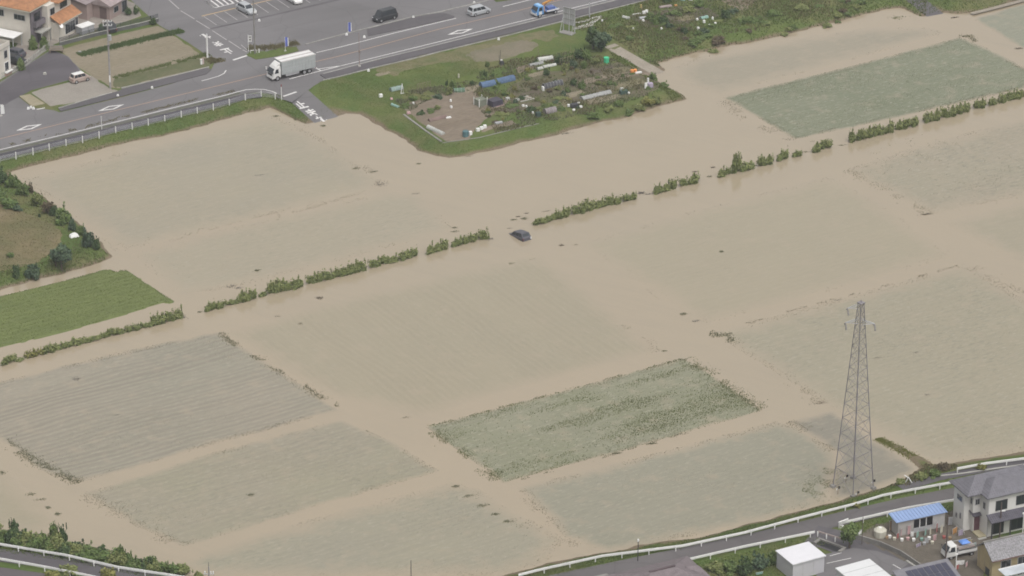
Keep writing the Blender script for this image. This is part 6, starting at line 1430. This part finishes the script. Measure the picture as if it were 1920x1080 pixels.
# ------------------------------------------------------------------ allotment things
def hoop_tunnel(name, label, px, py, L, Wd, H, ang, m, hoops=True, mend=None, cat='tunnel'):
    z = 1.05; o = T(name, label, cat, (*G(px, py, z), z), ang); n = 8
    prof = [(math.cos(math.pi*k/n)*Wd/2, math.sin(math.pi*k/n)*H) for k in range(n+1)]; b = MB(); ns = max(2, int(L/.6))
    v = []; 
    for i in range(ns+1):
        s = 1-.06*(i % 2); v += [(-L/2+L*i/ns, y*s, zz*s) for y, zz in prof]
    f = [(i*(n+1)+k, i*(n+1)+k+1, (i+1)*(n+1)+k+1, (i+1)*(n+1)+k) for i in range(ns) for k in range(n)]+[tuple(range(n+1)), tuple(range(ns*(n+1), (ns+1)*(n+1)))[::-1]]
    b.add(v, f); b.obj('cover', m, o)
    if hoops:
        for i in range(ns+1):
            b = MB(); x = -L/2+L*i/ns
            for k in range(n): b.tube((x, prof[k][0]*1.03, prof[k][1]*1.03), (x, prof[k+1][0]*1.03, prof[k+1][1]*1.03), .02, n=4)
            b.obj('hoop', m_galv, o)
    return o
m_bnet = M('blue_net', (.075,.12,.2), var=.25, scale=3); m_bmul = M('black_mulch', (.045,.04,.055), .5, var=.3); m_gcov = M('grey_cover', (.27,.27,.26), var=.25, scale=3); m_lcov = M('pale_cover', (.4,.4,.37), var=.25, scale=3); m_brcov = M('red_brown_cover', (.16,.11,.095), var=.2)
hoop_tunnel('net_tunnel', 'blue netted bed tunnel, the right one of two in the allotment', 947, 152, 3.4, 1.4, .8, A_, m_bnet, False); hoop_tunnel('net_tunnel', 'blue netted bed tunnel, the left one of two in the allotment', 914, 160, 2.6, 1.4, .8, A_-.1, m_bnet, False)
hoop_tunnel('cover_tunnel', 'dark net tunnel with white end in the middle of the allotment', 1036, 162, 3.6, 1.0, .9, A_, m_gcov if 0 else M('dark_net', (.075,.075,.08), var=.3), True)
hoop_tunnel('cover_tunnel', 'long low pale grey tunnel in the right part of the allotment', 1117, 180, 5.6, 1.2, .5, A_, m_gcov); hoop_tunnel('cover_tunnel', 'reddish brown rolled cover on the dug bed', 820, 224, 3.2, .8, .5, A_, m_brcov, False)
hoop_tunnel('cover_tunnel', 'pale tunnel slanting along the lower left edge of the allotment', 817, 246, 3.9, .75, .5, -math.radians(50), m_lcov)
hoop_tunnel('cover_tunnel', 'upper pale frame cover near the top of the allotment', 1022, 112, 2.6, 1.0, .6, A_-.2, m_lcov); hoop_tunnel('cover_tunnel', 'middle pale frame cover near the top of the allotment', 1005, 121, 2.6, .7, .4, A_, m_gcov); hoop_tunnel('cover_tunnel', 'lower pale frame cover near the top of the allotment', 1030, 124, 2.4, .7, .35, A_-.1, m_lcov); 
hoop_tunnel('cover_tunnel', 'small white cover below the frame covers of the allotment', 1012, 129, 1.0, .7, .35, A_, m_lcov); hoop_tunnel('cover_tunnel', 'turquoise net over a bed at the upper left of the allotment', 743, 168, 2.2, .9, .6, A_, M('turquoise_net', (.2,.27,.24), var=.3)); hoop_tunnel('cover_tunnel', 'pale green cover at the left rim of the allotment', 741, 199, 1.6, .5, .3, -.8, pal['teal'])
hoop_tunnel('cover_tunnel', 'pinkish grey plant frame near the shore of the allotment', 1031, 210, 2.0, 1.2, .8, A_, M('mauve_grey', (.22,.19,.19), var=.3)); hoop_tunnel('cover_tunnel', 'green bush net beside the dug bed', 861, 171, 1.8, 1.0, .6, A_-.4, M('green_net', (.08,.14,.09), var=.3))
hoop_tunnel('cover_tunnel', 'pale arched cover in the upper right garden', 1174, 34, 1.3, .5, .4, -.6, m_lcov)
hoop_tunnel('cover_tunnel', 'turquoise tray cover in the upper right garden', 1320, 34, 1.4, .8, .4, A_, pal['teal'])
o = T('black_tarp', 'black tarp stretched over a square bed frame in the allotment', 'tarp', (*G(928,197,1), 1.03), A_+.1); MB().frus(-1.1,1.1,-.9,.9,0,-1.0,1.0,-.8,.8,1.0).obj('tarp', m_bmul, o, bevel=.04); MB().box(-1.2,1.2,-1.02,-.92,0,.14).obj('board', M('pink_board', (.3,.2,.2)), o)
o = T('compost_bin', 'grey green wire bin left of the black tarp frame', 'bin', (*G(901,197,1), 1.03), A_+.1); MB().box(-.8,.8,-.7,.7,0,1.1).obj('net', M('grey_green_net', (.17,.18,.14), var=.3, scale=6), o)
for x, y in ((-.82,-.72),(.82,-.72),(-.82,.72),(.82,.72)): MB().box(x-.05,x+.05,y-.05,y+.05,0,1.4).obj('post', m_whitep, o)
o = T('plank_pile', 'pale planks lying on the ground in the middle of the allotment', 'planks', (*G(985,186,1), 1.05), A_)
for i in range(5): MB().box(-1.4+.2*i,1.3-.1*i,-.8+i*.3,-.62+i*.3,0,.1+.03*i).obj('plank', [m_lcov, m_wood, m_lcov, M('pale_plank', (.38,.3,.22)), m_lcov][i], o)
o = T('white_windmill', 'upright white pipe frame with net at the upper left of the allotment', 'frame', (*G(753,176,1), 1.0)); b = MB(); b.tube((-.1,0,0),(.1,0,1.8),.07); b.tube((-.2,0,.1),(.4,.1,.1),.06); b.tube((.1,0,1.7),(.35,0,.1),.025); b.obj('pipe', m_whitep, o)
def box_thing(name, lab, cat, px, py, sx, sy, sz, m, rz=.4, z=1.03):
    b = MB().frus(-sx/2,sx/2,-sy/2,sy/2,0,-sx*.46,sx*.46,-sy*.46,sy*.46,sz); o = b.obj(name, m, None, bevel=.03); o.location = (*G(px,py,1), z); o.rotation_euler.z = rz; return tag(o, lab, cat)
o = cyl_thing('water_barrel', 'bright green water tank at the upper right of the allotment', 'barrel', 1137, 117, 1, .45, .95, M('bright_green_plastic', (.06,.42,.22)))
cyl_thing('water_barrel', 'dark teal barrel by the lower kerb of the allotment', 'barrel', 873, 256, 1, .5, 1.0, M('teal_plastic', (.07,.14,.15)))
cyl_thing('orange_bucket', 'orange bucket, the left one of a pair by the farm lane', 'bucket', 1185, 138, 1, .3, .7, M('bright_orange', (.7,.27,.08))); cyl_thing('orange_bucket', 'orange bucket, the right one of a pair by the farm lane', 'bucket', 1191, 137, 1, .28, .7, bpy.data.materials['bright_orange'])
for a in [('white_box','white box beside the orange buckets','box',1197,138,1.2,.5,.3,m_whitep),('white_bag','left white bag beside the teal barrel','bag',896,246,.6,.5,.5,m_whitep),('white_bag','middle white bag beside the teal barrel','bag',903,243,.6,.5,.5,m_whitep),('white_bag','right white bag beside the teal barrel','bag',909,241,.5,.5,.6,m_whitep),
 ('white_bag','white sack next to the teal barrel','bag',882,253,.5,.5,.6,m_whitep),('water_can','left white can in the cluster below the long grey tunnel','can',1066,200,.4,.4,.4,m_whitep),('black_crate','black crate in the cluster below the long grey tunnel','crate',1077,201,1.3,.9,.6,m_dark),('water_can','right white can in the cluster below the long grey tunnel','can',1089,203,.5,.4,.4,m_whitep),('water_can','front white can in the cluster below the long grey tunnel','can',1076,208,.5,.4,.3,m_whitep),('white_canister','white canister on top of the black crate cluster','canister',1085,194,.5,.3,.2,m_whitep),
 ('dark_box','dark green box right of the long grey tunnel','box',1169,176,1.3,.9,.6,M('dark_green_box', (.04,.07,.06))),('white_can','white can right of the dark green box','can',1179,177,.3,.3,.4,m_whitep),('pale_bag','pale bag on top of the dark green box','bag',1166,168,.6,.5,.3,m_lcov),
 ('purple_bag','purple grey bag near the right shore of the allotment','bag',1219,164,.9,.7,.8,pal['lilac']),('white_stake','white stake plate beside the purple bag','stake',1211,166,.5,.2,1.0,m_whitep),('white_marker','white marker on a stake behind the purple bag','marker',1215,156,.3,.3,.9,m_whitep),
 ('white_can','white can at the left rim of the allotment','can',714,182,.6,.5,.5,m_whitep),('pink_pot','pink pot at the left rim of the allotment','pot',734,187,.4,.4,.3,pal['pink']),('white_pot','white pot in the green strip left of the dug bed','pot',775,196,.3,.3,.4,m_whitep),('white_pot','upper white pot on the dug bed','pot',845,191,.3,.3,.4,m_whitep),('white_pot','lower white pot on the dug bed','pot',846,203,.35,.35,.4,m_whitep),('pink_pot','pink pots at the left corner of the dug bed','pot',766,214,.6,.4,.4,pal['pink']),
 ('grey_tub','grey tub in the green bed right of the dug bed','tub',935,233,1.3,.5,.4,m_galv),('white_jar','left white jar in the lower allotment beds','jar',981,201,.4,.4,.4,m_whitep),('white_jar','right white jar in the lower allotment beds','jar',987,202,.3,.3,.4,m_whitep),('white_jar','single white jar near the dark pot','jar',999,214,.3,.3,.4,m_whitep),('dark_pot','dark green pot by the shore of the allotment','pot',1009,219,.8,.7,.8,M('dark_green_pot', (.03,.055,.045))),
 ('white_sheet','white sheet end of the dark net tunnel','sheet',1018,170,.3,.7,.7,m_whitep),('black_bin','black bin at the upper rim of the allotment','bin',941,122,.6,.6,.7,m_dark),('white_jar','white jar on top of the black bin','jar',940,115,.4,.2,.3,m_whitep),('white_stake','white stake at the rim of the dug bed','stake',860,146,.25,.25,.7,pal['cream']),('pale_stone','pale stone heap near the plank pile','stones',972,188,.9,.6,.3,m_lcov),
 ('white_bag','white sack behind the plank pile','bag',952,187,.7,.5,.4,m_lcov),('white_pot','white pot end of the reddish rolled cover','pot',841,222,.9,.4,.25,m_whitep),('white_box','white box in the upper right garden clutter','box',1207,26,.5,.4,.5,m_whitep),('white_box','second white box in the upper right garden clutter','box',1212,24,.5,.4,.5,m_whitep),('grey_tarp','grey tarp in the upper right garden clutter','tarp',1205,36,1.3,.6,.4,m_galv),('white_box','small white box in front of the grey tarp','box',1206,41,.4,.4,.4,m_whitep),('yellow_box','yellow box on a stake in the upper right garden','box',1202,15,.3,.3,.6,pal['yellow']),
 ('white_planks','pale boards left of the upper right garden clutter','boards',1194,27,1.6,.3,.15,m_lcov),('pale_slab','pale slab pile in the upper right garden','slabs',1248,14,2.4,.7,.3,M('pinkish_slab', (.27,.22,.21))),('white_bowl','white bowl beside the tall plants of the upper right garden','bowl',1240,55,.3,.3,.3,m_whitep),('white_tank','white tank at the top edge of the upper right garden','tank',1280,1,.8,.6,.6,pal['teal']),('white_tank','pale tank right of the white one at the top edge','tank',1294,1,.7,.6,.6,m_lcov),
 ('orange_brick','orange pot at the top of the upper right garden','pot',1267,12,.5,.4,.3,pal['orange']),('white_jar','left white jar in the upper right garden','jar',1307,38,.35,.35,.35,m_whitep),('white_jar','middle white jar in the upper right garden','jar',1320,43,.4,.4,.5,m_whitep),('white_jar','lower white jar in the upper right garden','jar',1309,55,.4,.4,.4,m_whitep),('white_jar','right white jar in the upper right garden','jar',1330,49,.35,.35,.35,m_whitep),('white_jar','rightmost white jar in the upper right garden','jar',1341,46,.35,.35,.4,m_whitep),('white_jar','far white jar in the upper right garden','jar',1336,37,.3,.3,.5,m_whitep),
 ('white_stone','white marker on the grass slope right of the concrete pads','marker',1129,41,.3,.3,.4,m_whitep),('white_stone','white marker in the grass of the top right slope','marker',1187,56,.3,.3,.4,m_lcov)]:
    box_thing(*a)
# vegetables and garden shrubs
def garden(px, py, r, h, kd, lab, grp=None): bush(px, py, 1, r, h, kd, lab, 'plant', grp, 'garden_plant')
for px, py, r, h, kd, lab in [(1050,120,1.2,1.8,'dark','tall dark plant row behind the frame covers, left end'),(1068,116,1.2,1.9,'mid','tall plant behind the frame covers, second from the left'),(1086,110,1.3,2.0,'dark','dark tall plant below the evergreen pair'),(1100,112,1.2,1.7,'mid','green plant below the evergreen pair'),(1075,128,1.0,1.6,'blue','bluish climbing plant in the middle of the allotment'),(1060,134,.9,1.5,'row','light climbing plant in the middle of the allotment'),
  (1095,128,.9,1.3,'mid','green plant left of the bright green tank'),(1118,120,1.1,1.2,'row','low green plant beside the bright green tank'),(1025,142,.8,1.4,'dark','dark plant above the dark net tunnel'),(1090,165,.9,1.3,'mid','leafy plant above the long grey tunnel'),(1075,160,.8,1.2,'dark','dark leafy plant above the long grey tunnel'),(1225,148,1.0,1.5,'mid','green plant at the lane corner of the allotment'),
  (1245,160,1.0,.9,'mid','low plant on the lane side shore'),(1215,190,1.5,1.3,'yellow','large yellow green bush on the right shore of the allotment'),(1232,186,1.3,1.2,'row','green bush on the right shore of the allotment'),(1197,198,1.2,1.0,'row','green bush left of the large yellow one'),(1180,205,1.1,.9,'mid','low bush on the shore below the long grey tunnel'),(850,168,.9,1.7,'mid','leafy plant at the rim above the dug bed'),(843,178,.8,1.5,'row','plant left of the green bush net'),
  (838,160,.3,1.0,'dark','thin dark stake plant above the dug bed'),(775,187,1.2,.7,'mid','bed of dull greens left of the dug bed'),(800,186,1.3,.8,'row','bed of dull greens above the dug bed'),(822,184,1.2,.7,'blue','bluish green bed above the dug bed'),(760,200,1.2,.6,'mid','low greens at the left rim'),(790,214,1.0,.6,'dark','dark leafy bed left of the dug bed'),(808,210,1.1,.6,'mid','leafy bed at the left of the dug bed'),(820,205,.8,.7,'row','round plant at the left of the dug bed'),
  (910,146,.5,1.3,'dark','dark plant above the blue nets'),(885,160,.5,.9,'dark','small dark plant left of the blue nets'),(930,166,.8,.6,'mid','leafy patch on the blue nets lower side'),(1005,170,.4,1.0,'brown','brown stake plant left of the dark net tunnel'),(960,200,1.6,.4,'mid','low green bed below the black tarp frame'),(940,215,1.5,.4,'row','low green bed right of the dug bed'),(995,208,1.2,.7,'dark','dark green bed near the white jars'),(1050,185,1.4,.4,'row','low bed between the tunnels'),
  (1110,215,1.3,.8,'mid','mixed shrubs on the lower shore of the allotment'),(1140,205,1.2,.9,'row','green shrub on the lower shore right of the cans'),(1160,198,1.2,.8,'mid','green shrub below the dark green box'),(914,126,.5,1.1,'mid','narrow green plant by the black bin'),(765,178,.6,.5,'row','small plant below the white pipe frame'),
  (1230,42,1.4,1.8,'mid','tall plant cluster in the upper right garden, left part'),(1245,44,1.3,1.7,'dark','tall plant cluster in the upper right garden, middle'),(1220,36,1.2,1.4,'mid','tall plant cluster in the upper right garden, upper left'),(1255,52,1.0,1.0,'blue','bluish low plant in the upper right garden'),(1283,62,1.0,1.0,'dark','dark low plant at the lower rim of the upper right garden'),(1360,34,1.1,1.7,'dark','dark shrub right of the white jars'),(1375,24,1.2,.8,'blue','low shrub at the right of the upper right garden'),
  (1265,28,1.5,1.0,'mid','leafy bed in the upper right garden'),(1290,22,1.6,1.0,'row','leafy bed at the top of the upper right garden'),(1310,12,1.5,1.1,'mid','leafy bed near the top edge of the upper right garden'),(1250,4,1.2,1.2,'dark','dark bush at the top edge left of the tanks'),(1320,62,1.3,.8,'blue','bluish weeds below the white jars'),(1270,-2,1.0,1.4,'dark','dark bush behind the tanks at the top edge'),(1400,40,1.8,1.0,'mid','thick weeds on the top right slope'),(1450,28,1.8,.9,'mid','thick green weeds further right on the top right slope'),(1500,18,1.8,.8,'row','light weeds on the top right slope'),(1345,75,1.6,.9,'brown','brown weeds on the top right slope above the water'),(1300,80,1.5,.8,'mid','green reeds on the top right slope above the water')]:
    garden(px, py, r, h, kd, lab)
for i, (px, py) in enumerate([(1100,40,),(938,118),(936,120),(1009,100),(1070,108),(1130,128),(1062,140),(1203,20),(1190,26)]):
    pole('garden_stake', ['stake behind the concrete pads','tall dark stake by the black bin','second stake by the black bin','slanting white stake above the frame covers','bamboo stake in the tall plants','bamboo stake near the bright green tank','bamboo stake by the climbing plants','stake under the yellow box','stake left of the yellow box'][i], px, py, 1, [.5,2.4,1.6,1.2,2.2,1.6,1.6,1.3,1.0][i], .04, m_dark if i in (1,2) else m_wood, 'stake')
rs_ = random.Random(77)
beds = PW([(880,150),(960,118),(1090,100),(1190,130),(1240,160),(1120,200),(930,240),(905,215)], 1)
n_ = 0
while n_ < 70:
    px, py = rs_.uniform(880,1240), rs_.uniform(100,240); gx, gy = G(px, py, 1)
    if sdist(np.array([gx]), np.array([gy]), beds)[0] < 0: continue
    n_ += 1; garden(px, py, rs_.uniform(.35,.9), rs_.uniform(.3,.9), rs_.choice(['mid','row','dark','blue','mid','yellow','brown']), 'low vegetable plant growing among the allotment beds', 'vegetable plants in the allotment beds')
n_ = 0; slope_p = PW([(1110,60),(1230,30),(1420,30),(1560,5),(1660,-10),(1650,14),(1400,76),(1240,108),(1190,90)], 1)
while n_ < 40:
    px, py = rs_.uniform(1110,1660), rs_.uniform(0,108); gx, gy = G(px, py, 1)
    if sdist(np.array([gx]), np.array([gy]), slope_p)[0] < 0: continue
    n_ += 1; bush(px, py, 1, rs_.uniform(.7,1.5), rs_.uniform(.3,.75), rs_.choice(['mid','row','brown','mid','row']), 'low weedy bush on the overgrown slope at the top right', 'bush', 'weedy bushes on the top right slope')
# trellis frames of poles
for i, (px, py, lab) in enumerate([(1062,124,'bamboo trellis in the tall plants behind the frame covers'),(1085,150,'bamboo trellis right of the dark net tunnel'),(795,172,'low bamboo trellis above the green beds')]):
    o = T('trellis', lab, 'trellis', (*G(px,py,1), 1), A_)
    for k in range(6):
        MB().tube((k*.5-1.25,-.35,0),(k*.5-1.25,.05,1.7),.025,n=5).obj('stake', m_wood, o); MB().tube((k*.5-1.25,.35,0),(k*.5-1.25,-.05,1.7),.025,n=5).obj('stake', m_wood, o)
    MB().tube((-1.4,0,1.6),(1.4,0,1.6),.025,n=5).obj('bar', m_wood, o)
# the dark planting strip weeds, corner island grass
strip_tufts('island_weeds', [(465,100),(500,101),(560,91)], 1.2, 1500, .22, .15, g_olive, 61, 'dry weeds on the corner island behind the box truck', z=1, thr=.2)
strip_tufts('kerb_weeds', [(0,287),(160,249),(320,209),(440,181)], .5, 1600, .16, .12, g_olive, 62, 'thin weeds in the gutter beside the white edge line', z=1, thr=.5)
strip_tufts('kerb_weeds', [(640,141),(790,105),(960,64),(1053,41)], .35, 900, .18, .12, g_olive, 63, 'thin weeds along the kerb above the allotments', z=1, thr=.5)
strip_tufts('corner_weeds', [(388,126),(405,122),(412,128)], 1.2, 500, .3, .18, g_olive, 64, 'brown weeds at the pavement corner by the white box', z=1, thr=.1)

# ------------------------------------------------------------------ air
if HAZE:
    b = MB(); b.box(-1000,1000,-300,1200,-4,246); hz_o = b.obj('haze', None); hz_o['kind'] = 'stuff'
    hm = bpy.data.materials.new('haze_air'); hm.use_nodes = True; t = hm.node_tree; t.nodes.remove(t.nodes['Principled BSDF'])
    pv = t.nodes.new('ShaderNodeVolumePrincipled'); pv.inputs['Color'].default_value = (.93,.94,.96,1); pv.inputs['Density'].default_value = HAZE; pv.inputs['Anisotropy'].default_value = .1
    t.links.new(pv.outputs[0], t.nodes['Material Output'].inputs['Volume']); hz_o.data.materials.append(hm)
